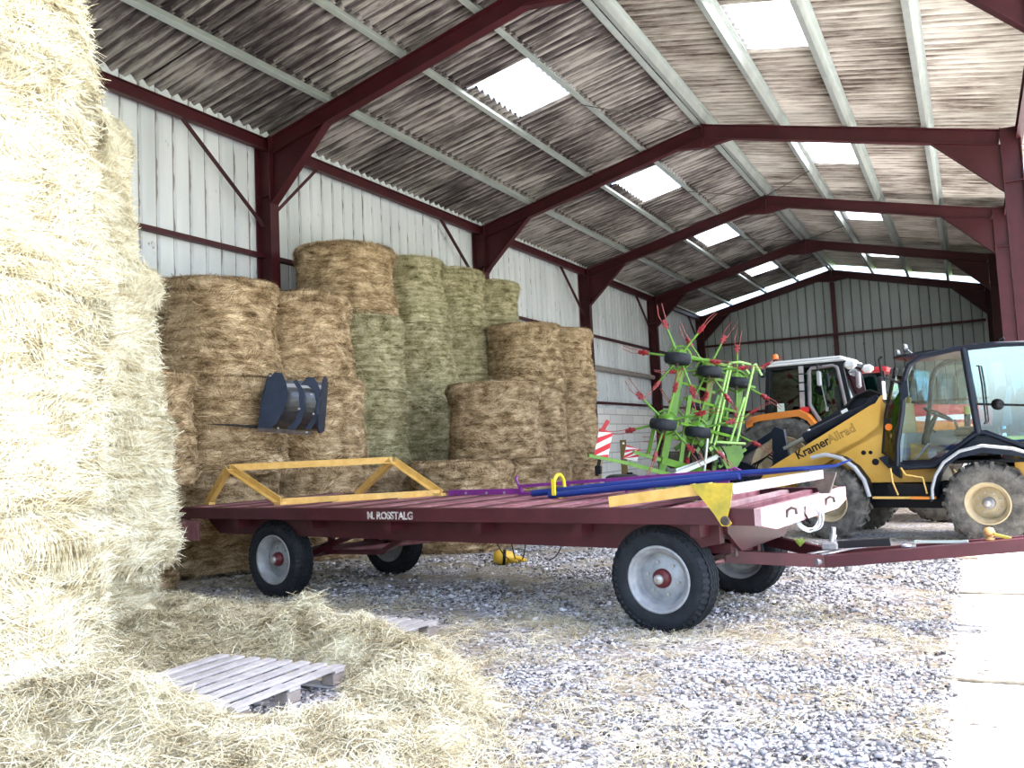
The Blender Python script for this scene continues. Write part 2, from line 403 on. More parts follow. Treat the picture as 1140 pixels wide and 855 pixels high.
def sheet(xa, xb, ya, yb, step, mb):
    "corrugated sheet between two purlins"
    n = max(2, int(round((yb-ya)/PER*8))); up = 1 if xb > xa else -1
    za, zb = rz_roof(xa), rz_roof(xb)
    vs = []
    for i in range(n+1):
        y = ya+(yb-ya)*i/n; w = .034*math.cos(2*PI*y/PER)
        for t in (0, .5, 1): vs.append((xa+(xb-xa)*t, y, za+(zb-za)*t+w+step*(1-t)))
    fs = []
    for i in range(n):
        for t in range(2): k = i*3+t; fs.append((k, k+1, k+4, k+3))
    mb.add(vs, fs, True)
k = 0
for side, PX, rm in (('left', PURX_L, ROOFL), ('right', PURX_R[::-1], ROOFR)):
    rb = MB()
    for s in range(4):
        xa, xb = PX[s], PX[s+1]      # eave side first
        d = .16 if xb > xa else -.16
        hole = (side == 'left' and s == 2) or (side == 'right' and s == 2)
        yy = Y0R
        for (a0, a1) in (SKY_Y if hole else []):
            sheet(xa-d, xb, yy, a0, .045, rb)
            wm = MB(); sheet(xa+(xb-xa)*.09, xa+(xb-xa)*.97, a0, a1, .035, wm); k += 1
            tag(wm.build('window_%d' % k, SKYL, recalc=False), kind='structure')
            sheet(xa-d, xa+(xb-xa)*.09, a0, a1, .045, rb)
            yy = a1
        sheet(xa-d, xb, yy, Y1R, .045, rb)
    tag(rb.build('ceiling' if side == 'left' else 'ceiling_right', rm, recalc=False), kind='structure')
rd = MB(); rd.beam((XM, Y0R, HR+.30), (XM, Y1R, HR+.30), .42, .03); tag(rd.build('trim_3', mat('ridge_cap', (.2, .18, .17), .9)), kind='structure')

# ---- wall cladding
def clad_material(name, base, alt, stain, period, axis):
    m, nt, b = nodes(name); b.inputs['Roughness'].default_value = .55
    tc = N(nt, 'ShaderNodeTexCoord')
    n = N(nt, 'ShaderNodeTexNoise'); n.inputs['Scale'].default_value = 1.1; n.inputs['Detail'].default_value = 5
    mp = N(nt, 'ShaderNodeMapping'); mp.inputs['Scale'].default_value = (2, 2, .35)
    nt.links.new(tc.outputs['Object'], mp.inputs['Vector']); nt.links.new(mp.outputs[0], n.inputs['Vector'])
    r = N(nt, 'ShaderNodeValToRGB'); e = r.color_ramp.elements; e[0].position = .35; e[0].color = (*base, 1); e[1].position = .7; e[1].color = (*alt, 1)
    nt.links.new(n.outputs['Fac'], r.inputs[0])
    n2 = N(nt, 'ShaderNodeTexNoise'); n2.inputs['Scale'].default_value = 6; n2.inputs['Detail'].default_value = 10; n2.inputs['Roughness'].default_value = .72
    mp2 = N(nt, 'ShaderNodeMapping'); mp2.inputs['Scale'].default_value = (1, 1, .6)
    nt.links.new(tc.outputs['Object'], mp2.inputs['Vector']); nt.links.new(mp2.outputs[0], n2.inputs['Vector'])
    r2 = N(nt, 'ShaderNodeValToRGB'); e = r2.color_ramp.elements; e[0].position = .64; e[0].color = (0, 0, 0, 1); e[1].position = .70; e[1].color = (1, 1, 1, 1)
    nt.links.new(n2.outputs['Fac'], r2.inputs[0])
    sx = N(nt, 'ShaderNodeSeparateXYZ'); nt.links.new(tc.outputs['Object'], sx.inputs[0])
    sh = N(nt, 'ShaderNodeMath', operation='ADD'); sh.inputs[1].default_value = period*200+period*.06; nt.links.new(sx.outputs[axis], sh.inputs[0])
    md = N(nt, 'ShaderNodeMath', operation='MODULO'); md.inputs[1].default_value = period; nt.links.new(sh.outputs[0], md.inputs[0])
    nw = N(nt, 'ShaderNodeTexNoise'); nw.inputs['Scale'].default_value = 3; nt.links.new(tc.outputs['Object'], nw.inputs['Vector'])
    mw = N(nt, 'ShaderNodeMath', operation='MULTIPLY'); mw.inputs[1].default_value = .055; nt.links.new(nw.outputs['Fac'], mw.inputs[0])
    lt = N(nt, 'ShaderNodeMath', operation='LESS_THAN'); nt.links.new(md.outputs[0], lt.inputs[0]); nt.links.new(mw.outputs[0], lt.inputs[1])
    m1 = N(nt, 'ShaderNodeMath', operation='MAXIMUM'); nt.links.new(lt.outputs[0], m1.inputs[0]); nt.links.new(r2.outputs[0], m1.inputs[1])
    mm = N(nt, 'ShaderNodeMath', operation='MULTIPLY'); mm.inputs[1].default_value = .8; nt.links.new(m1.outputs[0], mm.inputs[0])
    mx = N(nt, 'ShaderNodeMix', data_type='RGBA'); mx.inputs[7].default_value = (*stain, 1)
    nt.links.new(mm.outputs[0], mx.inputs[0]); nt.links.new(r.outputs[0], mx.inputs[6]); nt.links.new(mx.outputs[2], b.inputs['Base Color'])
    return m
CLADW = clad_material('white_sheeting', (.74, .76, .79), (.56, .59, .62), (.16, .12, .11), .26, 'Y')
CLADB = clad_material('grey_green_shaded_sheeting', (.36, .40, .385), (.29, .33, .315), (.05, .06, .06), .30, 'X')  # white sheeting in dim light; the shade is put into the colour
CLADR = clad_material('grey_side_sheeting', (.34, .38, .365), (.27, .31, .30), (.06, .07, .07), .26, 'Y')
def clad(mb, a0, a1, z0, z1f, period, put):
    "flat sheets with small grooves; put(a, depth, z) -> point"
    n = int((a1-a0)/period)+1; prof = []
    s0 = math.floor(a0/period)
    for i in range(n+1):
        b = (s0+i)*period
        for da, dd in ((-.03, 0), (-.012, .028), (.012, .028), (.03, 0)): prof.append((b+da, dd))
    prof = [(a, d) for a, d in prof if a0 <= a <= a1]; prof = [(a0, 0)]+prof+[(a1, 0)]
    vs = []
    for a, d in prof: vs += [put(a, d, z0), put(a, d, z1f(a))]
    fs = [(2*i, 2*i+2, 2*i+3, 2*i+1) for i in range(len(prof)-1)]
    o = len(vs); vs += [put(a0, .10, z0), put(a0, .10, z1f(a0)), put(a1, .10, z0), put(a1, .10, z1f(a1))]
    fs += [(o, o+2, o+3, o+1)]
    mb.add(vs, fs)
XW = XL-.30
w = MB(); clad(w, 1.3, 31.5, 2.50, lambda a: 6.33, .26, lambda a, d, z: (XW-d, a, z)); wl = w.build('wall_left', CLADW, recalc=False); tag(wl, kind='structure')
def block_mat():
    m, nt, b = nodes('white_blockwork'); b.inputs['Roughness'].default_value = .85
    tc = N(nt, 'ShaderNodeTexCoord'); sp = N(nt, 'ShaderNodeSeparateXYZ'); cb = N(nt, 'ShaderNodeCombineXYZ')
    nt.links.new(tc.outputs['Object'], sp.inputs[0]); nt.links.new(sp.outputs['Y'], cb.inputs['X']); nt.links.new(sp.outputs['Z'], cb.inputs['Y'])
    br = N(nt, 'ShaderNodeTexBrick'); br.inputs['Color1'].default_value = (.78, .76, .72, 1); br.inputs['Color2'].default_value = (.68, .66, .62, 1); br.inputs['Mortar'].default_value = (.40, .38, .36, 1)
    br.inputs['Scale'].default_value = 1; br.inputs['Brick Width'].default_value = .9; br.inputs['Row Height'].default_value = .26; br.inputs['Mortar Size'].default_value = .012
    nt.links.new(cb.outputs[0], br.inputs['Vector']); nt.links.new(br.outputs['Color'], b.inputs['Base Color'])
    bp = N(nt, 'ShaderNodeBump'); bp.inputs['Strength'].default_value = .5; bp.inputs['Distance'].default_value = .01; bp.invert = True
    nt.links.new(br.outputs['Fac'], bp.inputs['Height']); nt.links.new(bp.outputs[0], b.inputs['Normal'])
    return m
w = MB(); w.box((XW-.06, 16.4, (2.51+ZB)/2), (.24, 30.2, 2.51-ZB)); tag(w.build('wall_left_blockwork', block_mat()), kind='structure')
YB = 31.45
w = MB(); clad(w, -8.72, 1.0, ZB, lambda a: rt(a)-.02, .30, lambda a, d, z: (a, YB+d, z)); tag(w.build('wall_back', CLADB, recalc=False), kind='structure')

w = MB(); clad(w, -8.72, -5.0, ZB, lambda a: rt(a)-.02, .30, lambda a, d, z: (a, .35-d, z)); tag(w.build('wall_front_blocker', CLADB, recalc=False), kind='structure')  # unseen wall, added to cut the frontal light on the bales
w = MB(); clad(w, 20.6, 31.5, ZB, lambda a: 6.20, .26, lambda a, d, z: (1.02+d, a, z)); tag(w.build('wall_right', CLADR, recalc=False), kind='structure')
# ---- steel portal frames: column, column, rafter, rafter, haunches
ORD = ['standing over the near gravel', 'rising beside the first tan bales', 'behind the tall stack, its ridge over the trailer', 'rising beyond the far end of the bales', 'last but one before the back wall', 'set against the back gable wall']
def frame(i, y):
    t = thing('portal_frame', 'dark red steel portal frame '+ORD[i], 'steel frame', (XM, y, ZB), 0, 'red steel portal frames')
    for sx, x in ((-1, XL), (1, XR)):
        c = MB(); xc = x+sx*.14; h = HE+.02
        for dx in (-.13, .13): c.box((xc+dx, y, (h+ZB)/2), (.014, .17, h-ZB))
        c.box((xc, y, (h+ZB)/2), (.26, .012, h-ZB))
        for z in (h-.85, h-.02): c.box((xc, y, z), (.25, .16, .014))
        c.box((xc, y, ZB+.01), (.36, .26, .02)); c.build('column', MAROON, t, True)
        r = MB(); a = Vector((x, y, HE-.12)); b = Vector((XM, y, HR-.12)); r.ibeam(a, b, .14, .24, .013)
        r.build('rafter', MAROON, t, True)
        hb = MB(); L = 1.0 if sx < 0 else .95
        xe = x-sx*L; ze = rt(xe)-.24
        hb.prism([(x, HE-.22), (x, HE-.95), (xe, ze)], (0, y-.007, 0), (1, 0, 0), (0, 0, 1), (0, .014, 0))
        hb.beam((x, y, HE-.95), (xe, y, ze), .14, .014, (0, 0, 1)); hb.build('haunch', MAROON, t, True)
    pk = MB(); pk.prism([(XM, HR-.22), (XM-.55, HR-.24-.12), (XM-.05, HR-.42), (XM+.05, HR-.42), (XM+.55, HR-.24-.12)], (0, y-.06, 0), (1, 0, 0), (0, 0, 1), (0, .12, 0))
    pk.box((XM, y, HR-.2), (.025, .17, .42)); pk.build('apex_plate', MAROON, t, True)
for i, y in enumerate(FY): frame(i, y)
gp = MB(); gp.ibeam((XM, FY[-1]+.0, ZB), (XM, FY[-1]+.0, HR-.45), .14, .16, .012, (0, 1, 0))
tag(local_mb(gp.build('gable_post', MAROON)), 'dark red steel post up the middle of the back gable wall', 'post')

# purlins
PL = ['lowest purlin of the left roof slope, first above the left wall', 'second purlin up the left roof slope', 'third purlin up the left roof slope, above the skylights', 'top left purlin just beside the ridge',
      'top right purlin just beside the ridge', 'second purlin down the right roof slope, above the skylights', 'third purlin down the right roof slope, below the skylights', 'lowest purlin of the right roof slope']
for lab, x in zip(PL, PURX_L[1:]+PURX_R[:4]):
    s = 1 if x > XM else -1; z = rt(x)+.015; p = MB(); sl = math.atan((HR-HE)/(XM-XL)); R = Matrix.Rotation(s*sl, 3, 'Y')
    pass
    def q(dx, dz): return (x+dx, z+dz)
    cz = .085
    cc = Vector((x, 16.33, z+cz)); L = 30.0
    p.box(cc, (.010, L, .16), R); p.box(cc+R @ Vector((s*.035, 0, .078)), (.075, L, .008), R); p.box(cc+R @ Vector((-s*.035, 0, -.078)), (.075, L, .008), R)
    p.box(cc+R @ Vector((-s*.072, 0, -.066)), (.008, L, .022), R)
    for y in FY: p.box((x-s*.05, y, z+.05), (.10, .12, .07), R)
    tag(local_mb(p.build('purlin', GALV)), 'galvanised steel '+lab, 'purlin', 'galvanised roof purlins')

# eave beams, girts, knee braces
def steel_bar(name, p, q, w, h, lab, cat, grp=None, m=MAROON, shape='beam'):
    b = MB()
    if shape == 'beam': b.beam(p, q, w, h)
    elif shape == 'I': b.ibeam(p, q, w, h, .01)
    elif shape == 'L':
        b.beam(p, q, w, .012); P = Vector(p); Q = Vector(q); d = Vector((0, 0, h/2)); sd = (Q-P).cross(Vector((0, 0, 1))).normalized()*(w/2)
        b.beam(P+sd+d, Q+sd+d, .012, h)
    else: b.cyl(p, q, w/2, 12)
    o = b.build(name, m); tag(o, lab, cat, grp); return local_mb(o)
steel_bar('eave_beam', (XL-.12, 1.3, 6.02), (XL-.12, 31.2, 6.02), .10, .17, 'long dark red steel eave beam along the top of the left white wall', 'steel beam', shape='I')
steel_bar('eave_beam', (XR+.26, 1.3, 6.0), (XR+.26, 31.2, 6.0), .10, .17, 'long red steel eave beam along the open right side', 'steel beam', shape='I')
gs = 'thin dark red girt along the left wall '
for z, lab, sh, wd, m in ((4.40, gs+'at mid height, just above the tan bales', 'L', .07, MAROON), (2.62, gs+'on top of the blockwork', 'L', .06, MAROON)):
    steel_bar('wall_girt', (XL-.23, 1.3, z), (XL-.23, 31.2, z), wd, .06, lab, 'girt', m=m, shape=sh)
steel_bar('wall_pole', (XL-.20, 18.2, 3.58), (XL-.20, 25.75, 3.54), .15, .15, 'thick round grey pole lying along the left wall beyond the bales', 'pole', m=WOODD, shape='round')
steel_bar('gable_girt', (-8.45, 31.34, 4.95), (.68, 31.34, 4.95), .07, .08, 'dark red girt across the back gable wall, the upper one', 'girt', m=MAROON)
steel_bar('gable_girt', (-8.45, 31.34, 2.45), (.68, 31.34, 2.45), .07, .08, 'dark red girt across the back gable wall, the lower one behind the tractor cab', 'girt', m=MAROON)
bl = ['column above the first tan bales', 'column behind the tall stack', 'column beyond the bales', 'last but one column', 'corner column at the gable']
for i, y in enumerate(FY[1:]):
    for s in (-1, 1):
        if i == 4 and s == 1: continue
        y1 = y+s*1.05
        steel_bar('knee_brace', (XL-.12, y+s*.09, 5.02 if s > 0 else 4.82), (XL-.12, y1 if s > 0 else y-1.5, 5.94), .06, .045,
                  'slanting red knee brace on the %s, %s side' % (bl[i], 'far' if s > 0 else 'near'), 'brace', 'knee braces on the left wall', shape='L')
# thin tie rods in the roof plane
TIE = mat('tie_rod_steel', (.08, .07, .07), .6, .4)
for i, (a, b) in enumerate((((-5.06, 12.3), (XM, 15.0)), ((-5.06, 18.0), (XM, 20.4)), ((-2.5, 18.0), (XM, 20.4)), ((-2.5, 23.4), (XM, 25.8)), ((-5.06, 23.4), (XM, 25.8)))):
    t = MB(); t.cyl((a[0], a[1], rt(a[0])+.0), (b[0], b[1], rt(b[0])-.04), .008, 6)
    tag(local_mb(t.build('tie_rod', TIE)), 'thin tie rod to the ridge, %s slope, %s bay in view' % ('left' if a[0] < XM else 'right', ['nearest', 'second', 'second', 'third', 'third'][i]), 'rod', 'thin roof tie rods')
# the barn is built in frame units; bring it to metres about the eye height
for o in list(COL.objects):
    if o in GROUND_OBJS or o.parent or o.type == 'CAMERA': continue
    o.scale = (SC, SC, SC); o.location = (o.location.x*SC, o.location.y*SC, o.location.z*SC+1.55*(1-SC))
# ---- far outside: hedge line beyond the open right side
hb = MB()
for k in range(60):
    x = 26+2*random.random(); y = -20+k*1.6; h = 2.2+1.6*random.random(); rr = 1.6+random.random()
    prof = [(0, 0), (rr*.8, .1), (rr, h*.4), (rr*.75, h*.8), (rr*.3, h), (0, h*1.03)]
    hb.lathe([(max(a, .01), b) for a, b in prof], (x, y, -.1), n=10)
tag(local_mb(hb.build('hedge', LEAF)), 'green hedge line far outside beyond the open side', 'hedge', kind='stuff')

# ================================================================== HAY
def bale_mesh(name, seed, dia, h, m, nstr, wid, ln, netm, top=True, messy=1., NT=120, NZ=60, FN=.006, LF=.03, WF=.025):
    r_ = np.random.default_rng(seed); R = dia/2
    off = seed*7.3
    def rad(th, z):
        "radius of the soft cylinder, z 0..1"
        e = min(z, 1-z)*h
        rr = R*(1-.055*math.exp(-e/.05))
        rr += .035*noise.noise(Vector((math.cos(th)*1.6+off, math.sin(th)*1.6, z*h*1.4)))*2.6
        rr += .016*noise.noise(Vector((math.cos(th)*3+off, math.sin(th)*3, z*h*9)))
        rr += .045*math.exp(-((z-.93)/.07)**2)*(1+1.2*noise.noise(Vector((math.cos(th)*2+off, math.sin(th)*2, 9))))-.05*math.exp(-((z-.60)/.26)**2)+WF*math.exp(-((z-.06)/.16)**2)*(1+.8*noise.noise(Vector((math.cos(th)*2.5+off, math.sin(th)*2.5, 2))))
        return rr
    nt_, nz = NT, NZ
    fr = np.random.default_rng(seed+5).normal(0, 1, (nz+1, nt_))*FN
    fr = (fr+np.roll(fr, 1, 1)+np.roll(fr, -1, 1)*.6)
    V = []; Q = []
    for j in range(nz+1):
        z = j/nz
        for i in range(nt_):
            th = 2*PI*i/nt_; rr = rad(th, z)+fr[j, i]
            V.append((rr*math.cos(th), rr*math.sin(th), z*h))
    for j in range(nz):
        for i in range(nt_): Q.append((j*nt_+i, j*nt_+(i+1) % nt_, (j+1)*nt_+(i+1) % nt_, (j+1)*nt_+i))
    # top and bottom discs as rings of quads
    base = nz*nt_
    prev = base
    for k, f in enumerate((.85, .6, .35, .1)):
        st = len(V)
        for i in range(nt_):
            th = 2*PI*i/nt_; rr = R*f; zz = h+.03*(1-f)+.03*noise.noise(Vector((rr*math.cos(th)*3+off, rr*math.sin(th)*3, 5)))
            V.append((rr*math.cos(th), rr*math.sin(th), zz))
        for i in range(nt_): Q.append((prev+i, prev+(i+1) % nt_, st+(i+1) % nt_, st+i))
        prev = st
    V = np.array(V); Q = np.array(Q)
    # grid of radii for fast lookup
    G = np.array([[rad(2*PI*i/72, j/24) for i in range(72)] for j in range(25)])
    def radv(th, z):
        i = (th/(2*PI)*72) % 72; j = np.clip(z, 0, 1)*24
        i0 = i.astype(int) % 72; j0 = np.minimum(j.astype(int), 23); fi = i-np.floor(i); fj = j-j0
        return (G[j0, i0]*(1-fi)+G[j0, (i0+1) % 72]*fi)*(1-fj)+(G[j0+1, i0]*(1-fi)+G[j0+1, (i0+1) % 72]*fi)*fj
    parts = [(V, Q)]
    n = nstr
    th = r_.uniform(0, 2*PI, n); z = r_.uniform(-.01, 1.0, n); L = r_.uniform(.4, 1.3, n)*ln
    k1 = r_.uniform(0, 6.28, 8)
    fld = np.sin(th*5+k1[0]+z*4)*.5+np.sin(th*3-z*9+k1[1])*.5+np.sin(z*17+th*7+k1[2])*.5+np.sin(th*13+z*6+k1[3])*.4
    fl2 = np.sin(th*9+z*11+k1[4])+np.sin(th*17-z*23+k1[5])*.8+np.sin(z*31+k1[6]+th*4)*.8
    ang = fld*.55*messy+r_.normal(0, .35*messy, n)+np.where(r_.random(n) < .2, r_.uniform(-1.5, 1.5, n), 0)
    lift = np.abs(r_.normal(0, .008, n))+.003+np.clip(fl2*.35+.3, 0, 1)*r_.random(n)*LF
    def P(th, z, o): rr = radv(th, z)+o; return np.stack([rr*np.cos(th), rr*np.sin(th), z*h], 1)
    dth = L*np.cos(ang)/R/2; dz = L*np.sin(ang)/h/2
    end = r_.normal(0, .022*messy, n)
    p0 = P(th-dth, z-dz, lift-.004); p1 = P(th, z+r_.normal(0, .01, n), lift+.003); p2 = P(th+dth, z+dz, lift+end)
    nr = np.stack([np.cos(th), np.sin(th), r_.normal(0, .5, n)], 1)
    w = r_.uniform(.4, 1.5, n)*wid
    parts.append(strands(p0, p1, p2, nr, w))
    # straw drooping over the top rim and lying on top
    n = nstr//3
    th = r_.uniform(0, 2*PI, n); L = r_.uniform(.3, 1.0, n)*ln*(1.2+.9*np.sin(th*4+k1[0])*np.sin(th*7+k1[1])); a = r_.normal(0, .8, n)
    rr = radv(th, np.full(n, .97))
    p0 = np.stack([(rr-.08)*np.cos(th), (rr-.08)*np.sin(th), h+r_.uniform(0, .03, n)], 1)
    p1 = np.stack([(rr+.02)*np.cos(th+a*.06), (rr+.02)*np.sin(th+a*.06), h-.01+r_.uniform(-.02, .03, n)], 1)
    dr = L*.8; o = np.abs(r_.normal(.035, .03, n))
    p2 = np.stack([(rr+o)*np.cos(th+a*.12), (rr+o)*np.sin(th+a*.12), h-dr], 1)
    nr = np.stack([np.cos(th), np.sin(th), np.full(n, .4)], 1)
    parts.append(strands(p0, p1, p2, nr, r_.uniform(.5, 1.3, n)*wid))
    n = nstr//4
    th = r_.uniform(0, 2*PI, n); rr = R*np.sqrt(r_.random(n))*.98; a = r_.uniform(0, 2*PI, n); L = r_.uniform(.5, 1.3, n)*ln/2
    c = np.stack([rr*np.cos(th), rr*np.sin(th), h+.012+r_.random(n)*.03], 1); d = np.stack([np.cos(a), np.sin(a), r_.normal(0, .12, n)], 1)*L[:, None]
    parts.append(strands(c-d, c+np.array([0, 0, .01]), c+d, np.stack([r_.normal(0, .3, n), r_.normal(0, .3, n), np.ones(n)], 1), r_.uniform(.5, 1.3, n)*wid))
    Vn, Qn = join(parts)
    b = np_object(name, Vn, Qn, m)
    # turns of net or twine sunk into the side
    nb = MB()
    for k in range(7):
        z0 = (k+.6)/7.2+r_.uniform(-.03, .03); pts = []
        for i in range(64):
            t = 2*PI*i/64; zz = z0+.02*math.sin(t*2+k)+.01*math.sin(t*5+k*2)
            g_ = float(radv(np.array([t]), np.array([zz]))[0])
            pts.append(((g_+.006)*math.cos(t), (g_+.006)*math.sin(t), zz*h))
        nb.tube(pts, .003 if netm is NETW else .0045, 4, True)
    net = nb.build('net_wrap' if netm is NETW else 'baling_twine', netm, b, recalc=False)
    return b

NEARS = 60000
protos = {}
def proto(key):
    if key in protos: return protos[key], False
    kind, var = key
    if kind == 'T': b = bale_mesh('round_bale', 11+var, 1.8, 1.36, HAYT, 26000, .0040, .17, NETW, LF=.05)
    elif kind == 'G': b = bale_mesh('round_bale', 31+var, 1.8, 1.36, HAYG, 26000, .0040, .18, NETW, messy=1.5, LF=.06)
    else: b = bale_mesh('round_bale', 51+var, 1.8, 1.36, HAYP, NEARS, .0030, .22, NETB, messy=1.8, NT=200, NZ=120, FN=.005, LF=.06)
    protos[key] = b; return b, True
def kind_front(key): return key[0] == 'P'
def place(key, x, y, z, dia, h, rz, label, group, first=[0]):
    p, new = proto(key)
    if not new: p = dup(p, (0, 0, 0))
    p.location = (x, y, z); p.rotation_euler = (random.uniform(-.012, .012), random.uniform(-.012, .012), rz); kk = 1.0 if kind_front(key) else .955; p.scale = (kk*dia/1.8, kk*dia/1.8, h/1.36)
    tag(p, label, 'hay bale', group); return p

# stack = x, y, group words, [(kind, var, dia, height, shift along x, label)]
STACKS = [
 (-9.4, 8.74, 'tan bales stacked along the left wall', .10, [
   ('T', 0, 1.84, 1.30, -.10, 'tan round bale on the floor behind the left end of the trailer'),
   ('T', 1, 1.84, 1.26, .10, 'tan round bale left of the dark blue steel scoop, under a wide bale'),
   ('T', 0, 1.80, 1.36, .0, 'wide tan round bale on top, right beside the front hay wall')]),
 (-9.4, 10.54, 'tan bales stacked along the left wall', .02, [
   ('T', 1, 1.80, 1.36, .16, 'tan round bale standing low, seen through the yellow rack'),
   ('T', 0, 1.80, 1.34, .10, 'tan round bale directly behind the dark blue steel scoop'),
   ('T', 1, 1.70, 1.36, .0, 'tan round bale above the dark blue steel scoop, topmost of its stack')]),
 (-10.1, 12.55, 'tall stacks of bales against the left wall', .02, [
   ('T', 0, 1.84, 1.30, .30, 'bottom bale of the tallest brown stack, behind the yellow rack'),
   ('G', 0, 1.84, 1.34, .26, 'greenish bale second from the floor in the tallest brown stack'),
   ('G', 1, 1.80, 1.34, .20, 'greenish bale second from the top in the tallest brown stack'),
   ('T', 1, 1.85, 1.34, .0, 'big brown round bale on the very top of the tallest stack')]),
 (-10.15, 14.41, 'tall stacks of bales against the left wall', .02, [
   ('G', 1, 1.80, 1.34, .25, 'bottom bale of the first green stack behind the brown one'),
   ('G', 0, 1.84, 1.34, .22, 'shaded green bale second from the floor, behind the brown stack'),
   ('G', 1, 1.84, 1.34, .18, 'wide green round bale below the first green top bale'),
   ('G', 0, 1.76, 1.36, .08, 'green round bale on top, first one right of the brown top bale')]),
 (-10.15, 16.22, 'tall stacks of bales against the left wall', .02, [
   ('G', 0, 1.76, 1.36, .1, 'bottom bale of the second green stack, hidden in the dark gap'),
   ('G', 1, 1.76, 1.36, .1, 'dark green bale low in the shaded gap between the stacks'),
   ('G', 0, 1.78, 1.36, .05, 'dark shaded green bale beside the tan bale left of the column'),
   ('G', 1, 1.74, 1.38, 0, 'green round bale on top, second one right of the brown top bale')]),
 (-10.15, 17.94, 'tall stacks of bales against the left wall', .02, [
   ('G', 1, 1.68, 1.36, 0, 'bottom bale of the last green stack, hidden behind tan bales'),
   ('G', 0, 1.68, 1.36, 0, 'second bale of the last green stack, hidden behind tan bales'),
   ('G', 1, 1.68, 1.36, 0, 'third bale of the last green stack, behind the tan top bale'),
   ('G', 0, 1.66, 1.38, 0, 'small green round bale, the topmost one farthest down the wall')]),
 (-8.62, 16.9, 'tan bales at the far end of the stack', .02, [
   ('T', 1, 1.80, 1.40, .05, 'bottom tan bale right behind the pale leaning front bale'),
   ('T', 0, 1.80, 1.38, .0, 'middle tan bale right behind the pale leaning front bale'),
   ('T', 1, 1.78, 1.38, -.03, 'tan round bale on top of the stack behind the pale front bale')]),
 (-8.62, 18.72, 'tan bales at the far end of the stack', .02, [
   ('T', 0, 1.70, 1.42, .06, 'bottom tan bale of the last stack, beside the red and white board'),
   ('T', 1, 1.70, 1.40, .04, 'middle tan bale of the last stack before the bare wall'),
   ('T', 0, 1.68, 1.42, 0, 'tan round bale topmost of the last stack before the bare wall')]),
 (-7.6, 13.6, 'pale front bales behind the trailer', .02, [
   ('T', 0, 1.90, 1.32, .12, 'pale flared bale on the floor behind the purple bars'),
   ('T', 1, 1.76, 1.36, 0, 'pale tan bale standing on the flared front bale')]),
 (-7.28, 11.8, 'pale front bales behind the trailer', .02, [
   ('T', 1, 1.74, 1.34, 0, 'single low bale with a hay covered top, right of the yellow rack')]),
 (-9.05, 7.05, 'tan bales stacked along the left wall', .02, [
   ('T', 0, 1.56, 1.30, -.30, 'tan bale on the floor between the front hay wall and the trailer'),
   ('T', 1, 1.56, 1.30, 0, 'small tan bale in the gap beside the front hay wall')]),
 (-7.10, 4.70, 'front wall of pale bales', .0, [
   ('P', 0, 1.72, .72, .02, 'crushed pale bale at the foot of the second front stack'),
   ('P', 1, 1.84, 1.22, .10, 'pale bale bulging toward the trailer, second from the floor'),
   ('P', 0, 1.80, 1.32, .0, 'pale bale wrapped in pale blue twine with hay hanging over its rim'),
   ('P', 1, 1.50, 1.34, -.10, 'pale bale set back at the top of the second front stack')]),
 (-5.47, 2.87, 'front wall of pale bales', .0, [
   ('P', 1, 1.86, 1.30, .03, 'nearest pale bale on the floor at the left edge'),
   ('P', 0, 1.84, 1.30, .0, 'nearest stack, second pale bale from the floor at left'),
   ('P', 1, 1.84, 1.32, .0, 'nearest stack, third pale bale from the floor at upper left'),
   ('P', 0, 1.78, 1.36, -.06, 'nearest stack, top bale cut off by the upper left corner')]),
]
k = 0
for x, y, grp, z0, lv in STACKS:
    z = z0
    for kind, var, dia, h, dx, lab in lv:
        k += 1
        place((kind, var), x+dx, y, z, dia, h-.012, (k*2.39996) % 6.28, lab, grp); z += h

# ---- loose hay: heaps on the gravel
def gauss(x, y, cx, cy, sx, sy, a, rot=0.):
    c, s = math.cos(rot), math.sin(rot); u = (x-cx)*c+(y-cy)*s; v = -(x-cx)*s+(y-cy)*c
    return a*np.exp(-(u/sx)**2-(v/sy)**2)
def heap(x, y):
    z = gauss(x, y, -5.3, 2.9, 1.35, 1.35, .42)+gauss(x, y, -6.85, 4.75, 1.25, 1.2, .40)
    z += gauss(x, y, -4.75, 5.15, .85, .28, .19, -.12)+gauss(x, y, -3.95, 5.05, .45, .28, .22)+gauss(x, y, -3.35, 4.6, .65, .35, .15, -.5)
    z += gauss(x, y, -4.95, 5.50, .50, .35, .12)+gauss(x, y, -4.5, 5.30, .55, .20, .14)
    z += gauss(x, y, -4.1, 3.15, .95, .35, .12, -.1)+gauss(x, y, -3.1, 3.7, .9, .5, .07, -.3)+gauss(x, y, -3.0, 2.5, 1.6, .6, .05)
    z += gauss(x, y, -9.05, 7.0, 1.1, 1.0, .12)+gauss(x, y, -7.3, 11.8, 1.25, 1.25, .12)
    z -= gauss(x, y, -4.35, 4.15, .60, .50, .5)
    return z
def lump(n_, sx, seed):
    r_ = np.random.default_rng(seed)
    return r_
gx = np.linspace(-8.2, -1.4, 150); gy = np.linspace(1.2, 7.0, 130)
GX, GY = np.meshgrid(gx, gy); Z = heap(GX, GY)
nz_ = np.array([[noise.noise(Vector((a*2.2, b*2.2, 1)))*.035+noise.noise(Vector((a*7, b*7, 4)))*.02 for a in gx] for b in gy])
Zt = np.where(Z > .0, Z*(1+nz_*14)+nz_*np.clip(Z*14, 0, 1), Z)-.028
V = np.stack([GX, GY, Zt], 2).reshape(-1, 3); nxg = len(gx)
Q = np.array([(j*nxg+i, j*nxg+i+1, (j+1)*nxg+i+1, (j+1)*nxg+i) for j in range(len(gy)-1) for i in range(nxg-1)])
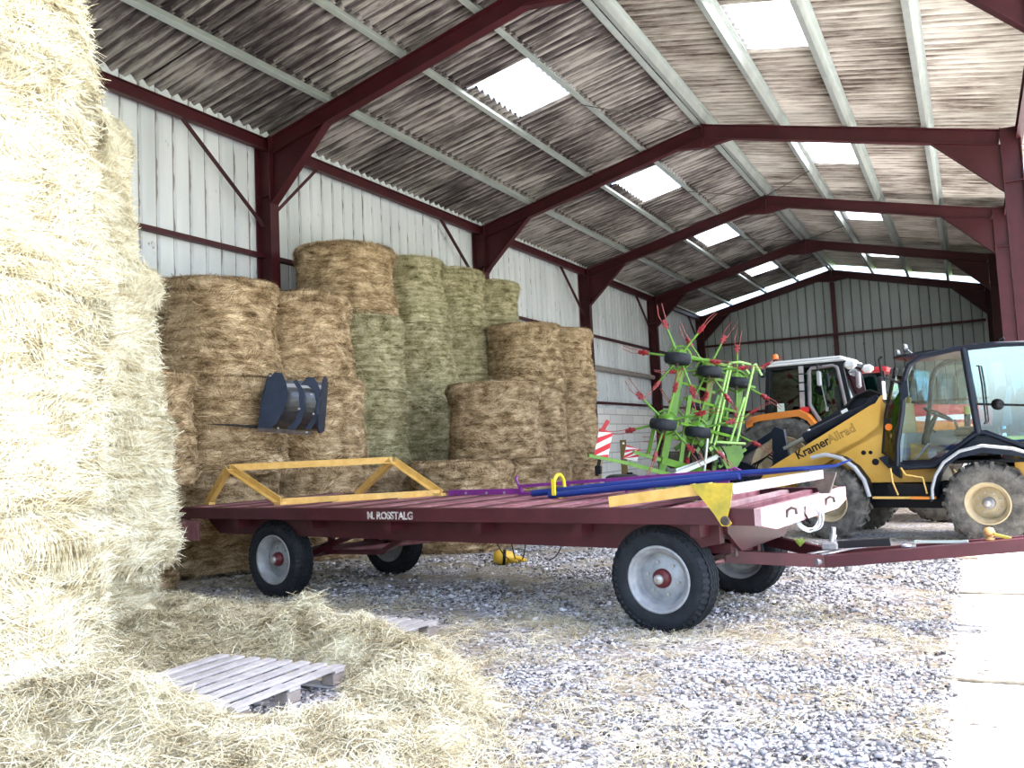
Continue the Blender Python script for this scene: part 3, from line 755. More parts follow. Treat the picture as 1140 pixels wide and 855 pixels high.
def hz(x, y):
    i = np.clip((x-gx[0])/(gx[1]-gx[0]), 0, len(gx)-1.001); j = np.clip((y-gy[0])/(gy[1]-gy[0]), 0, len(gy)-1.001)
    z = Zt[j.astype(int), i.astype(int)]; ins = (x > gx[0]) & (x < gx[-1]) & (y > gy[0]) & (y < gy[-1])
    return np.maximum(np.where(ins, z, -1), .0)
def scatter(r_, x, y, z, ln, wid, tilt, lift):
    n = len(x); a = r_.uniform(0, PI*2, n); L = r_.uniform(.4, 1.4, n)*ln/2
    c = np.stack([x, y, z+r_.random(n)*lift+.006], 1); t = r_.normal(0, tilt, n)
    d = np.stack([np.cos(a)*np.cos(t), np.sin(a)*np.cos(t), np.sin(t)], 1)*L[:, None]
    b = r_.normal(0, .02, (n, 3)); b[:, 2] = np.abs(b[:, 2])
    p0, p2 = c-d, c+d
    p0[:, 2] = np.maximum(p0[:, 2], z+.002); p2[:, 2] = np.maximum(p2[:, 2], z+.002)
    return strands(p0, c+b, p2, np.stack([r_.normal(0, .4, n), r_.normal(0, .4, n), np.ones(n)], 1), r_.uniform(.5, 1.3, n)*wid)
r_ = np.random.default_rng(5)
# straw on the heaps, by height
x = r_.uniform(-8.0, -1.6, 420000); y = r_.uniform(1.3, 6.9, 420000); H = heap(x, y)
keep = r_.random(len(x)) < np.clip((H-.015)*9, 0, .62); keep &= ~((np.hypot(x+5.3, y-2.9) < .8) | (np.hypot(x+6.75, y-4.75) < .75))
x, y = x[keep], y[keep]
parts = [(V, Q), scatter(r_, x, y, hz(x, y), .20, .0026, .28, .05)]
ho = np_object('loose_hay_heap', *join(parts), HAYF)
tag(ho, 'pale loose hay heaped round the front bales and the grey pallet', 'loose hay', kind='stuff')
# thin litter of straw over the gravel
parts = []
n = 900000
x = r_.uniform(-11, -.25, n); y = 1.2+22*r_.random(n)**1.6
cl = np.array([0.0])
def nfield(x, y, s, z):
    # coarse smooth random field by lattice interpolation
    G = np.random.default_rng(int(s*100)+z).random((160, 160)); i = (x+20)*s; j = (y+5)*s
    i0 = np.floor(i).astype(int); j0 = np.floor(j).astype(int); fi = i-i0; fj = j-j0; fi = fi*fi*(3-2*fi); fj = fj*fj*(3-2*fj)
    g = lambda a, b: G[a % 160, b % 160]
    return (g(i0, j0)*(1-fi)+g(i0+1, j0)*fi)*(1-fj)+(g(i0, j0+1)*(1-fi)+g(i0+1, j0+1)*fi)*fj
dn = nfield(x, y, 1.3, 1)*.5+nfield(x, y, 4.0, 2)*.5
near = np.exp(-np.hypot(x+4.5, y-4)/3.2)
left = np.clip((-x-6)/3, 0, 1)*.3
pr_ = np.clip((dn-.47)*2.4+near*.6+left-.05, 0.01, .7)*np.clip(.45+6/np.maximum(y, 3)/3, 0, 1)*.55
pr_ *= np.where(y > 9, .45, 1)
keep = r_.random(n) < pr_; keep &= heap(x, y) > -.02; x, y = x[keep], y[keep]
far = np.clip(np.hypot(x, y)/7, 1, 3)
V2_, Q2_ = scatter(r_, x, y, hz(x, y)+.008, .15, .0021, .08, .012)
lo = np_object('straw_litter', V2_, Q2_, HAYF)
tag(lo, 'thin straw litter scattered over the grey gravel floor', 'straw', kind='stuff')
print('heap/litter', len(ho.data.polygons), len(lo.data.polygons))

# ---- gravel stones
n = 150000
x = r_.uniform(-9.5, -.2, n); y = 1.8+11*r_.random(n)**1.5
dn = nfield(x, y, 1.1, 7)*.6+nfield(x, y, 3.0, 8)*.4
keep = (r_.random(n) < np.clip((dn-.36)*3, 0.03, .9)) & (heap(x, y) < .05); x, y = x[keep], y[keep]; n = len(x)
s = r_.uniform(.005, .014, n)*np.clip(np.hypot(x, y)/7, .9, 1.8); s = np.where(r_.random(n) < .05, s*1.7, s)
cube = np.array([(a, b, c) for a in (-1, 1) for b in (-1, 1) for c in (-1, 1)], float)
cq = np.array([(0, 1, 3, 2), (4, 6, 7, 5), (0, 4, 5, 1), (2, 3, 7, 6), (0, 2, 6, 4), (1, 5, 7, 3)])
VV = cube[None]*r_.uniform(.45, 1.1, (n, 8, 3))*s[:, None, None]*np.array([1.1, .9, .6])
a = r_.uniform(0, 2*PI, n); ca, sa = np.cos(a)[:, None], np.sin(a)[:, None]
VV = np.stack([VV[..., 0]*ca-VV[..., 1]*sa, VV[..., 0]*sa+VV[..., 1]*ca, VV[..., 2]], 2)+np.stack([x, y, s*.35+.004], 1)[:, None]
QQ = (cq[None]+(np.arange(n)*8)[:, None, None]).reshape(-1, 4)
mst, nts, bs = nodes('gravel_stones'); gi = N(nts, 'ShaderNodeNewGeometry'); rr_ = N(nts, 'ShaderNodeValToRGB')
rr_.color_ramp.elements[0].color = (.07, .06, .06, 1); rr_.color_ramp.elements[1].color = (.84, .84, .87, 1); xx = rr_.color_ramp.elements.new(.5); xx.color = (.42, .41, .42, 1)
nts.links.new(gi.outputs['Random Per Island'], rr_.inputs[0]); nts.links.new(rr_.outputs[0], bs.inputs['Base Color']); bs.inputs['Roughness'].default_value = .85
so_ = np_object('gravel_stones', VV.reshape(-1, 3), QQ, mst)
tag(so_, 'loose grey and white gravel stones over the barn floor', 'gravel', kind='stuff')

# ---- pallets
def pallet(name, label, loc, rz, w=1.0, l=1.15):
    t = thing(name, label, 'pallet', loc, rz)
    for sx in (-1, 0, 1):
        for sy in (-1, 0, 1):
            b = MB(); b.box((sx*(l/2-.06), sy*(w/2-.06), .062), (.10, .12, .075), None, .006); b.build('block', WOODD, t)
    for sy in (-1, 0, 1):
        b = MB(); b.box((0, sy*(w/2-.06), .012), (l, .10, .02), None, .003); b.build('bottom_board', WOOD, t)
    for sx in (-1, 0, 1):
        pass
    for sy in (-1, 0, 1):
        b = MB(); b.box((0, sy*(w/2-.06), .109), (l, .10, .018), None, .003); b.build('stringer_board', WOOD, t)
    for k in range(8):
        x = -l/2+.05+k*(l-.1)/7
        b = MB(); b.box((x, .004*math.sin(k*3), .128), (.088, w, .018), Matrix.Rotation(.006*math.sin(k*5), 3, 'Z'), .003); b.build('slat', WOOD, t)
    return t
pallet('wooden_pallet', 'grey weathered wooden pallet lying in loose hay in the foreground', (-4.38, 4.12, .015), .02)
pallet('wooden_pallet', 'grey wooden pallet mostly buried in hay, only one corner showing', (-4.64, 5.66, .005), -.10, 1.0, 1.1)

# ================================================================== TRAILER
def arc(cx, cz, r, a0, a1, n=12): return [(cx+r*math.cos(math.radians(a0+(a1-a0)*i/n)), cz+r*math.sin(math.radians(a0+(a1-a0)*i/n))) for i in range(n+1)]
def wheel(parent, c, R, w, rr, out, tread, tyre_m, rim_m, hub_m, bolts=6, lug='road', ax=(0, 1, 0)):
    "wheel centred at c (mid width), outward side along ax*out"
    c = Vector(c); A = Vector(ax)*out; h = w/2
    t = MB()
    prof = [(rr, -h*.80), (rr+.02, -h*.92), (rr+(R-rr)*.45, -h*1.0), (R-.045, -h*.96), (R-.012, -h*.80), (R, -h*.45), (R+.004, 0), (R, h*.45), (R-.012, h*.80), (R-.045, h*.96), (rr+(R-rr)*.45, h*1.0), (rr+.02, h*.92), (rr, h*.80), (rr-.01, 0)]
    t.lathe(prof, c, A, 64, True, True)
    ref = Vector((0, 0, 1)); ref = (ref-A*ref.dot(A)).normalized(); r2 = A.cross(ref)
    def P(ang, r, a): return c+A*a+(ref*math.cos(ang)+r2*math.sin(ang))*r
    if lug == 'road':
        for a in (-.55, -.18, .18, .55):   # zig-zag ribs
            pts = [P(2*PI*i/96, R+.004, h*a+(.010 if i % 2 else -.010)) for i in range(96)]
            t.tube(pts, .013, 4, True)
        n = 48
        for i in range(n):
            for s in (-1, 1):
                a = 2*PI*i/n; p, q = P(a, R-.002, s*h*.70), P(a+.02, R-.045, s*h*.99)
                t.beam(p, q, .030, .014, P(a, 1, 0)-c)
    else:
        n = tread
        for i in range(n):
            for s in (-1, 1):
                a = 2*PI*(i+(.5 if s > 0 else 0))/n
                p, q = P(a+.13, R+.006, -s*h*.05), P(a, R+.002, s*h*.80)
                t.beam(p, q, .045*R/.5, .05*R/.5, P(a, 1, 0)-c)
                t.beam(q, P(a-.01, R-.075*R/.5, s*h*1.0), .045*R/.5, .03, P(a, 1, 0)-c)
    ty = t.build('tyre', tyre_m, parent)
    r = MB()
    prof = [(rr+.014, h*.86), (rr+.012, h*.94), (rr-.006, h*.94), (rr-.014, h*.80), (rr*.88, h*.66), (rr*.82, h*.55), (rr*.80, h*.10), (rr*.74, -h*.12), (rr*.62, -h*.10), (rr*.50, h*.10), (rr*.34, h*.18), (rr*.18, h*.18), (.005, h*.18)]
    r.lathe(prof, c, A, 48)
    r.lathe([(rr+.01, -h*.86), (rr-.02, -h*.7), (rr*.9, -h*.3), (rr*.86, h*.0), (rr*.3, -h*.05), (.005, -h*.05)], c, A, 48)
    for i in range(8): pass
    rim = r.build('rim', rim_m, parent)
    hb = MB(); hb.lathe([(rr*.30, h*.18), (rr*.30, h*.42), (rr*.24, h*.55), (rr*.16, h*.6), (rr*.15, h*.85), (rr*.09, h*.92), (.004, h*.92)], c, A, 24); hu = hb.build('hub', hub_m, parent)
    cb = MB(); cb.lathe([(rr*.155, h*.80), (rr*.15, h*.98), (rr*.10, h*1.04), (.004, h*1.05)], c, A, 16); cb.build('hub_cap', BOLT, hu)
    b = MB()
    for i in range(bolts):
        a = 2*PI*i/bolts+.3; rb = rr*.52
        b.cyl(P(a, rb, h*.05), P(a, rb, h*.24), rr*.05, 6)
    b.build('wheel_nuts', BOLT, rim)
    return ty

TX, TY, TA = -2.2341, 6.7523, -.1041
tr = thing('flatbed_trailer', 'long dark maroon flatbed farm trailer parked on the gravel', 'trailer', (TX, TY, 0), TA)
WD = 2.12      # deck width
XE, XF = -6.35, .80
YA, YZ = -.20, 2.42   # deck edges
# deck edge rails
for y in (YA, YZ):
    b = MB(); b.box(((XE+XF)/2, y+(.03 if y < 0 else -.03), .957), (XF-XE, .06, .125), None, .004)
    b.box(((XE+XF)/2, y+(.06 if y < 0 else -.06), 1.015), (XF-XE, .10, .010)); b.build('side_rail', MAROON_T, tr)
# worn painted lettering on the near rail
for txt, x0, sz in (('M. ROSSTALG', -3.10, .100),):
    m4 = Matrix.Translation((x0, YA-.002, .915)) @ Matrix.Rotation(PI/2, 4, 'X')
    lt = text_mesh('lettering', txt, sz, mat('worn_white_paint', (.75, .76, .74), .6, 0, (.22, .10, .10), 26, .75), tr, m4, .0026, .0015, .97)
    lt['label'] = 'worn white painted lettering'
# planks across the deck
n = 34; pw = (.0+6.15)/n
for i in range(n):
    x = XE+.06+pw*(i+.5)
    b = MB(); b.box((x, (YA+YZ)/2, 1.005+.004*math.sin(i*2.3)), (pw*.80, YZ-YA-.20, .024), None, .003)
    b.build('deck_plank', PINK if i % 3 else MAROON_T, tr)
# open front bay with cross members
for x, m in ((-.02, PINK), (.28, PINKW), (.52, PINK)):
    b = MB(); b.box((x, (YA+YZ)/2, .955), (.07, YZ-YA-.14, .09), None, .004); b.build('cross_member', m, tr)
b = MB(); b.box((.33, (YA+YZ)/2, .90), (.88, YZ-YA-.14, .008)); b.build('floor_plate', PINK, tr)
# front beam with clipped lower corners
b = MB(); b.prism([(YA, 1.02), (YA, .895), (YA+.35, .835), (YZ-.35, .835), (YZ, .895), (YZ, 1.02)], (XF, 0, 0), (0, 1, 0), (0, 0, 1), (.05, 0, 0)); fb = b.build('front_beam', PINKW, tr)
for y in (.42, 1.62):
    b = MB(); b.tube([(XF+.05, y, .90), (XF+.06, y, .955), (XF+.09, y+.01, .975), (XF+.12, y+.02, .965), (XF+.125, y+.02, .925)], .011, 8); b.build('rope_hook', BRACK, fb)
# main chassis
for y in (.12, WD-.22):
    b = MB(); b.xz([(-6.0, .885), (-5.75, .70), (.10, .66), (.42, .72), (.42, .885)], y-.05, y+.05); b.build('chassis_beam', MAROON_T, tr)
for x in (-5.2, -4.0, -2.9, -1.8, -.75, .30):
    b = MB(); b.box((x, (YA+YZ)/2, .84), (.08, YZ-YA-.14, .10)); b.build('chassis_crossbar', MAROON_T, tr)
b = MB(); b.prism([(.16, .885), (.16, .80), (.46, .62), (WD-.46, .62), (WD-.16, .80), (WD-.16, .885)], (.42, 0, 0), (0, 1, 0), (0, 0, 1), (.035, 0, 0)); b.build('chassis_front_plate', MAROON_T, tr)
for y in (.30, WD-.38):
    b = MB(); b.xz([(-.55, .70), (.42, .70), (.42, .62), (-.35, .60)], y, y+.08); b.build('turntable_frame', MAROON_T, tr)
# rear lamp board
b = MB(); b.box((-6.10, YA+.05, .755), (.50, .03, .24), None, .004); b.box((-6.10, YA+.08, .87), (.06, .05, .05)); b.build('lamp_board', PINK, tr)
b = MB(); b.box((-6.10, WD-.06, .755), (.50, .03, .24), None, .004); b.box((-6.10, WD-.10, .87), (.06, .05, .05)); b.build('lamp_board', PINK, tr)
# axles, springs, braces, steering
for x, s in ((-.10, 'front'), (-4.76, 'rear')):
    b = MB(); b.box((x, WD/2, .43), (.09, WD-.5, .09)); b.cyl((x, .13, .43), (x, WD-.13, .43), .035, 12); b.build('axle', MAROON_T, tr)
    for y in (.42, WD-.42):
        b = MB()
        for k in range(4): b.strip([(x+(i-5)*(.10-.012*k), y, .50-.022*k+.10*((i-5)/5)**2) for i in range(11)], (0, -.03, 0), (0, .03, 0), [(0, 0, .012)]*11)
        b.box((x-.5, y, .64), (.05, .05, .12)); b.box((x+.5, y, .64), (.05, .05, .12)); b.build('leaf_spring', BRACK, tr)
for y in (.42, WD-.42):
    b = MB(); b.beam((-4.55, y, .45), (-3.85, y, .70), .06, .06); b.beam((-4.25, y, .46), (-4.25, y, .72), .06, .06); b.beam((-4.35, y, .48), (-3.5, y, .50), .04, .05)
    b.beam((-3.5, y, .50), (-3.1, y, .70), .04, .05); b.build('rear_stay', MAROON_T, tr)
b = MB(); b.cyl((-4.3, .45, .47), (-3.45, 1.55, .53), .028, 10); b.cyl((-3.45, 1.55, .53), (-3.3, 1.9, .55), .035, 10); b.build('brake_rod', PINK, tr)
b = MB(); b.cyl((-.1, .30, .50), (.22, 1.75, .40), .022, 8); b.build('track_rod', PINK, tr)
b = MB(); b.lathe([(.36, .56), (.36, .60), (.30, .60), (.30, .56)], (0, WD/2, 0), (0, 0, 1), 40, True, True); b.box((0, WD/2, .575), (.80, .08, .05)); b.build('turntable', MAROON_T, tr)
# wheels
for x in (-.10, -4.76):
    for y, out in ((.125, -1), (WD-.125, 1)):
        w_ = thing_w = wheel(tr, (x, y, .428), .428, .25, .262, out, 0, RUB, RIMG, HUBR, 6)
# drawbar: A frame and tow beam
b = MB(); b.beam((.30, .48, .57), (1.02, .88, .50), .06, .10); b.beam((.30, WD-.48, .57), (1.02, WD-.88, .50), .06, .10)
b.beam((1.00, .84, .50), (1.00, WD-.84, .50), .06, .09); b.build('drawbar_a_frame', MAROON_T, tr)
b = MB(); b.beam((1.02, .88, .50), (3.15, 1.04, .74), .09, .095); b.beam((1.02, WD-.88, .50), (3.15, 1.10, .74), .07, .095); b.lathe([(.05, -.02), (.09, -.02), (.09, .02), (.05, .02)], (3.24, 1.07, .75), (0, 0, 1), 20, True, True)
b.build('drawbar', MAROON_T, tr)
b = MB(); b.beam((.88, .86, .56), (1.10, 1.30, .575), .035, .01); b.beam((.98, .84, .56), (1.20, 1.28, .575), .035, .01); b.cyl((.95, .80, .50), (1.02, .96, .50), .028, 10); b.build('pivot_bracket', STEEL, tr)

def T(x, y, z=0):  # trailer coordinates -> world
    c, s = math.cos(TA), math.sin(TA); return Vector((TX+x*c-y*s, TY+x*s+y*c, z))
def tthing(name, label, cat, x, y, z, rz=0, group=None): return thing(name, label, cat, T(x, y, z), TA+rz, group)

# ---- coil of wire and jack at the trailer front
t = tthing('wire_coil', 'loose coil of pale wire hanging on the pink trailer front beam', 'coil', .85, .98, .70, -.9)
b = MB()
for k in range(9):
    c = (.02+.006*k, .01*math.sin(k*2), .16+.01*math.cos(k)); rr = .11+.012*math.sin(k*1.7); tl = .25*math.sin(k*2.1)
    b.tube([(c[0]+.02*math.sin(3*a+k)+.03*tl*math.cos(a), c[1]+rr*math.cos(a), c[2]+rr*1.05*math.sin(a)) for a in [2*PI*i/28 for i in range(28)]], .0045, 5, True)
b.build('strands', mat('pale_wire', (.62, .66, .70), .35, .5), t)
b = MB(); b.tube([(.03, -.02, .25), (.02, -.03, .15), (.03, .02, .10), (.04, -.04, .20)], .008, 6); b.build('dark_tie', BLK, t)
t = tthing('drawbar_jack', 'black handled steel jack lying across the trailer drawbar', 'jack', 1.02, 1.02, .575)
b = MB(); b.cyl((0, 0, .01), (.03, .0, .13), .028, 14); b.cyl((.03, 0, .13), (.035, .0, .19), .018, 10); b.build('steel_post', STEEL, t)
b = MB(); b.box((.0, 0, .035), (.13, .09, .07), None, .015); b.build('housing', HUBG, t)
b = MB(); b.beam((.06, .01, .045), (.46, .06, .072), .055, .06); b.build('handle', BLK, t)
t = tthing('steel_shackle', 'small steel shackle ring lying on the drawbar', 'shackle', 1.62, 1.0, .615)
b = MB(); b.tube([(.035*math.cos(a), .04*math.sin(a), .012) for a in [2*PI*i/20 for i in range(20)]], .012, 8, True); b.box((.05, 0, .012), (.02, .06, .024)); b.build('ring', STEEL, t)
t = tthing('turnbuckle', 'long flat steel turnbuckle lying on the drawbar', 'turnbuckle', 1.86, 1.04, .645)
b = MB(); b.beam((-.16, -.02, .012), (.16, -.02, .02), .012, .018); b.beam((-.16, .02, .012), (.16, .02, .02), .012, .018); b.box((-.17, 0, .012), (.04, .05, .022)); b.box((.17, 0, .02), (.04, .05, .022)); b.build('frame', GALV, t)
t = tthing('brass_ball', 'rusty orange tow ball resting on the drawbar beam', 'tow ball', 2.20, 1.04, .680)
b = MB(); b.lathe([(.004, .10), (.03, .092), (.042, .06), (.03, .03), (.022, .02), (.035, .012), (.035, 0), (.004, 0)], (0, 0, 0), (0, 0, 1), 20); b.build('ball', BRASS, t)
b = MB(); b.beam((.03, 0, .045), (.14, .02, .012), .05, .02); b.build('tang', YELB, t)
t = tthing('green_leaf_clump', 'small green weed leaf caught on the trailer drawbar', 'leaf', .78, .98, .60)
b = MB()
for k in range(7):
    a = k*.9; L_ = .05+.01*math.sin(k*3)
    p = [(0, 0, .0), (L_*.5*math.cos(a), L_*.5*math.sin(a), .04), (L_*math.cos(a), L_*math.sin(a), .05+.01*k*.5)]
    s_ = Vector((-math.sin(a), math.cos(a), 0))*.022
    b.add([p[0], Vector(p[1])-s_, p[2], Vector(p[1])+s_, Vector(p[0])+Vector((0, 0, .004)), Vector(p[1])-s_+Vector((0, 0, .004)), Vector(p[2])+Vector((0, 0, .004)), Vector(p[1])+s_+Vector((0, 0, .004))], [(0, 1, 2, 3), (7, 6, 5, 4), (0, 4, 5, 1), (1, 5, 6, 2), (2, 6, 7, 3), (3, 7, 4, 0)])
b.build('leaves', mat('weed_green', (.25, .36, .06), .6), t)

# ---- yellow A-frame rack on the rear of the deck
DZ = 1.019
t = tthing('steel_rack', 'yellow steel A-frame rack lying on the rear of the trailer deck', 'rack', -5.0, 1.1, DZ)
def rp(x, y, z): return (x+5.0, y-1.1, z-DZ)
RK = {}
def angle_iron(mb, p, q, w=.07, th=.012, up=(0, 0, 1)):
    P = Vector(p); Q = Vector(q); d = (Q-P).normalized(); U = Vector(up); sd = d.cross(U).normalized(); u = sd.cross(d)
    mb.beam(P-u*(w/2), Q-u*(w/2), w, th, up); mb.beam(P-sd*(w/2), Q-sd*(w/2), th, w, up)
def box_beam(mb, p, q, w=.065): mb.beam(p, q, w*.75, w)
R0, R1 = (-5.855, .30, 1.47), (-4.36, 1.60, 1.47)
F0, F1 = (-4.95, .30, 1.05), (-3.62, 1.60, 1.05)
B0, B1 = (-6.28, .32, 1.05), (-5.00, 1.62, 1.05)
for nm, a, b_ in (('top_rail', R0, R1), ('bottom_rail', F0, F1)):
    b = MB(); angle_iron(b, rp(*a), rp(*b_), .075); b.build(nm, YELR, t)
for a, b_ in ((R0, F0), (R0, B0), (R1, F1), (R1, B1)):
    b = MB(); angle_iron(b, rp(*a), rp(*b_), .07); P = Vector(rp(*b_)); b.box(P+Vector((0, 0, -.018)), (.11, .09, .035)); b.build('leg', YELR, t)
# second rack: hooks over the near rail, its pale rail crosses the front of the deck
t = tthing('steel_rack', 'yellow and white steel rack hooked over the front corner of the deck', 'rack', .54, -.20, 1.024)
def r2(x, y, z): return (x-.43, y, z-1.014)
b = MB(); box_beam(b, r2(-.52, .05, 1.062), r2(.36, .04, 1.165), .085); b.build('side_bar', YELR, t)
b = MB(); b.prism([(.22, 1.20), (.56, 1.205), (.53, 1.05), (.50, .955), (.53, .905), (.50, .88), (.45, .885), (.40, .97)], (-.43, -.045, -1.014), (1, 0, 0), (0, 0, 1), (0, .012, 0))
b.beam(r2(.24, -.02, 1.20), r2(.49, -.02, .90), .04, .012, (0, 0, 1)); br = b.build('gusset', YELB, t)
b = MB(); b.lathe([(.012, 0), (.035, 0), (.035, .012), (.012, .012)], r2(.485, -.058, .925), (0, 1, 0), 18, True, True); b.cyl(r2(.485, -.062, .925), r2(.485, -.03, .925), .012, 8); b.build('bolt', BRACK, br)
b = MB(); b.beam(r2(.52, .0, 1.155), r2(.80, 1.50, 1.185), .05, .075); b.build('cross_rail', WHTM, t)
b = MB(); b.prism([(.70, 1.20), (.93, 1.20), (.86, 1.018), (.78, 1.018)], (-.43, 1.50, -1.014), (1, 0, 0), (0, 0, 1), (0, .05, 0)); b.build('far_gusset', BRACK, t)

# blue and purple bars
g = 'blue steel bars on the trailer'
def bar(name, lab, cat, grp, pts, r, m, n=10):
    b = MB(); b.tube([T(*p) for p in pts], r, n); o = b.build(name, m); tag(o, lab, cat, grp); return local_mb(o)
bar('steel_bar', 'thick blue steel bar, the longest, curving up at its tip over the trailer front', 'bar', g, [(-2.02, 1.16, 1.062), (-.9, 1.13, 1.15), (.0, 1.09, 1.215), (.72, 1.05, 1.252), (1.10, 1.02, 1.275), (1.24, 1.02, 1.325)], [.036, .036, .032, .024, .014, .006], BLUE)
bar('steel_bar', 'lower blue steel bar starting farther right beside the yellow clamp', 'bar', g, [(-1.70, .98, 1.052), (-.6, .97, 1.14), (.3, .95, 1.21)], .033, BLUE)
bar('steel_bar', 'middle blue steel bar lying between the other two blue ones', 'bar', g, [(-1.88, 1.26, 1.052), (-.6, 1.25, 1.15), (.66, 1.20, 1.245)], .026, BLUE)
t = tthing('metal_frame', 'long purple steel frame lying behind the blue bars on the deck', 'frame', -1.4, 1.62, 1.014)
b = MB(); b.beam((-1.1, 0, .10), (1.35, .0, .215), .035, .035); b.beam((-1.1, .10, .10), (1.35, .10, .215), .02, .02); b.build('upper_bar', PURP, t)
b = MB(); b.beam((-1.1, 0, .018), (.3, 0, .06), .03, .03)
for x in (-1.08, -.45, .25): b.beam((x, 0, .02), (x, 0, .12+.045*(x+1.1)), .025, .025)
b.build('lower_bar', PURP, t)
b = MB(); b.beam((1.28, .05, .0), (1.28, .05, .21), .03, .12); b.build('foot', PURP, t)
b = MB(); b.tube([(1.36, 0, .215), (1.42, 0, .25), (1.47, .03, .22), (1.45, .06, .17)], .010, 8); b.tube([(-1.1, 0, .12), (-1.13, 0, .19), (-1.12, .02, .22)], .014, 8); b.build('hook', PURP, t)
t = tthing('purple_bar', 'short dark purple bar with white bolts at the middle of the deck', 'bar', -3.0, 1.66, 1.014)
b = MB(); b.beam((-.52, .0, .035), (.52, .0, .045), .06, .06); b.build('bar', PURP, t)
b = MB()
for x in (-.25, .05, .3): b.cyl((x, -.03, .03), (x, -.042, .03), .014, 8)
b.build('bolt', BOLT, t)
t = tthing('yellow_clamp', 'upright yellow plastic clamp ring standing round the blue bars', 'clamp', -1.62, 1.05, 1.016)
b = MB(); pts = [(.0, .055*math.cos(a)+.0, .125+.115*math.sin(a)) for a in [2*PI*i/32 for i in range(32)]]
pts = [(0, p[1]*1.9, p[2]) for p in pts]; b.tube(pts, .018, 8, True); b.box((0, 0, .245), (.04, .07, .02), None, .005); b.build('ring', YPL, t)
# clamp a bit wider in x for body
b = MB(); b.box((0, -.11, .12), (.045, .022, .17), None, .006); b.build('side_plate', YPL, t)

# hanging wires and yellow lamp plug under the far side
t = thing('lamp_cable', 'thin dark cables hanging from the trailer down to the gravel', 'cable', T(-3.1, 2.3, 0), TA)
for (x0, y0), (x1, y1) in (((546, 588), (572, 633)), ((567, 588), (576, 632)), ((587, 588), (580, 632)), ((632, 588), (612, 632))):
    a = at(x0, y0, 10.75); e_ = at(x1, y1, 11.6); e_.z = .02
    pts = [a.lerp(e_, s)+Vector((0, 0, -.10*math.sin(PI*s))) for s in [i/10 for i in range(11)]]
    pts = [Vector((p.x, p.y, max(p.z, .015))) for p in pts]
    b = MB(); b.tube(pts, .008, 6); b.build('strand', BLK, t, True)
b = MB(); p0 = at(590, 633, 11.6); p0.z = .02; b.tube([p0, at(598, 631, 11.6), at(605, 634, 11.5), at(614, 631, 11.6)], .02, 8); b.build('plug', BLK, t, True)
p = at(567, 633, 11.5)
t = thing('yellow_glove', 'yellow rubber glove lying on the gravel beneath the trailer', 'glove', (p.x, p.y, .02), YAW)
b = MB(); b.lathe([(.004, -.16), (.07, -.15), (.095, -.08), (.10, 0), (.085, .08), (.05, .13), (.06, .15), (.004, .16)], (-.05, 0, .07), (1, .0, -.12), 18); b.build('palm', YFL, t)
for k, (dy, L_) in enumerate(((-.05, .13), (-.015, .16), (.02, .15), (.05, .12))):
    b = MB(); b.tube([(.08, dy, .06), (.08+L_*.5, dy*1.2-.01, .05), (.08+L_, dy*1.3-.03, .025)], [.024, .024, .018], 8); b.build('finger', YFL, t)
b = MB(); b.tube([(.0, -.07, .06), (.06, -.13, .04), (.12, -.15, .03)], [.026, .024, .018], 8); b.build('thumb', YFL, t)
b = MB(); b.lathe([(.100, -.02), (.106, -.02), (.106, .02), (.100, .02)], (-.06, 0, .07), (1, 0, -.12), 20, True, True); b.build('cuff_band', BLK, t)

# ---- dark blue steel scoop stuck in the bales
sc = thing('steel_scoop', 'dark blue steel scoop with curved bright inside, spiked into the tan bales', 'scoop', (-8.05, 8.86, 1.90), YAW+.05)
sc.scale = (1.2, 1.2, 1.12); sc.rotation_euler = (0, .10, YAW+.05)
H_ = .70
def endp(x, cz=.0, y0=-.18, r=.36, hh=.70):
    # profile in local y (towards bales +) / z
    return [(.24, .03), (.26, hh*.75), (.20, hh*.95), (.08, hh), (-.02, hh*.93), (-.10, hh*.72), (-.20, .42), (-.23, .22), (-.18, .06), (-.05, 0)]
for x, nm in ((-.35, 'end_plate'), (.27, 'end_plate')):
    b = MB(); b.prism(endp(x), (x, 0, 0), (0, 1, 0), (0, 0, 1), (.02, 0, 0)); b.build(nm, BLUED, sc)
b = MB(); b.prism([(-.36, .02), (-.33, .35), (-.27, .60), (-.22, .69), (-.14, .68), (-.09, .58), (-.06, .45), (-.09, .25), (-.16, .08), (-.22, .02)], (0, -.235, 0), (1, 0, 0), (0, 0, 1), (0, .018, 0)); fpl = b.build('front_plate', BLUED, sc)
def shell(x0, x1, m, nm):
    pts = []; th = []
    for i in range(17):
        a = math.radians(-80+i*165/16); pts.append((x0, -.02+.24*math.cos(a+PI)*-1*.0+.19-.34*math.cos(a)*.9, .33+.33*math.sin(a))); th.append((0, -.0, 0))
    # concave shell, opening up and right
    b = MB(); pts = [(0, .20-.30*math.sin(math.radians(a)), .36-.34*math.cos(math.radians(a))) for a in range(-20, 150, 10)]
    b.strip(pts, (x0, 0, 0), (x1, 0, 0), [(0, .014*math.sin(math.radians(a)), .014*math.cos(math.radians(a))) for a in range(-20, 150, 10)])
    return b.build(nm, m, sc)
shell(-.33, .27, BARE, 'shell')
b = MB(); b.prism([(.02, .0), (.10, .12), (.13, .30), (.10, .50), (.02, .62), (-.02, .60), (.05, .48), (.07, .30), (.04, .14), (-.05, .03)], (0, -.20, .0), (1, 0, 0), (0, 0, 1), (0, .02, 0)); b.build('rib', BLUED, sc)
b = MB(); b.prism([(.05, .56), (.12, .66), (.20, .66), (.27, .52), (.30, .36), (.28, .18), (.20, .04), (.14, .04), (.22, .20), (.24, .36), (.20, .50), (.13, .56)], (0, -.14, 0), (1, 0, 0), (0, 0, 1), (0, .02, 0)); b.build('rim_band', BLUED, sc)
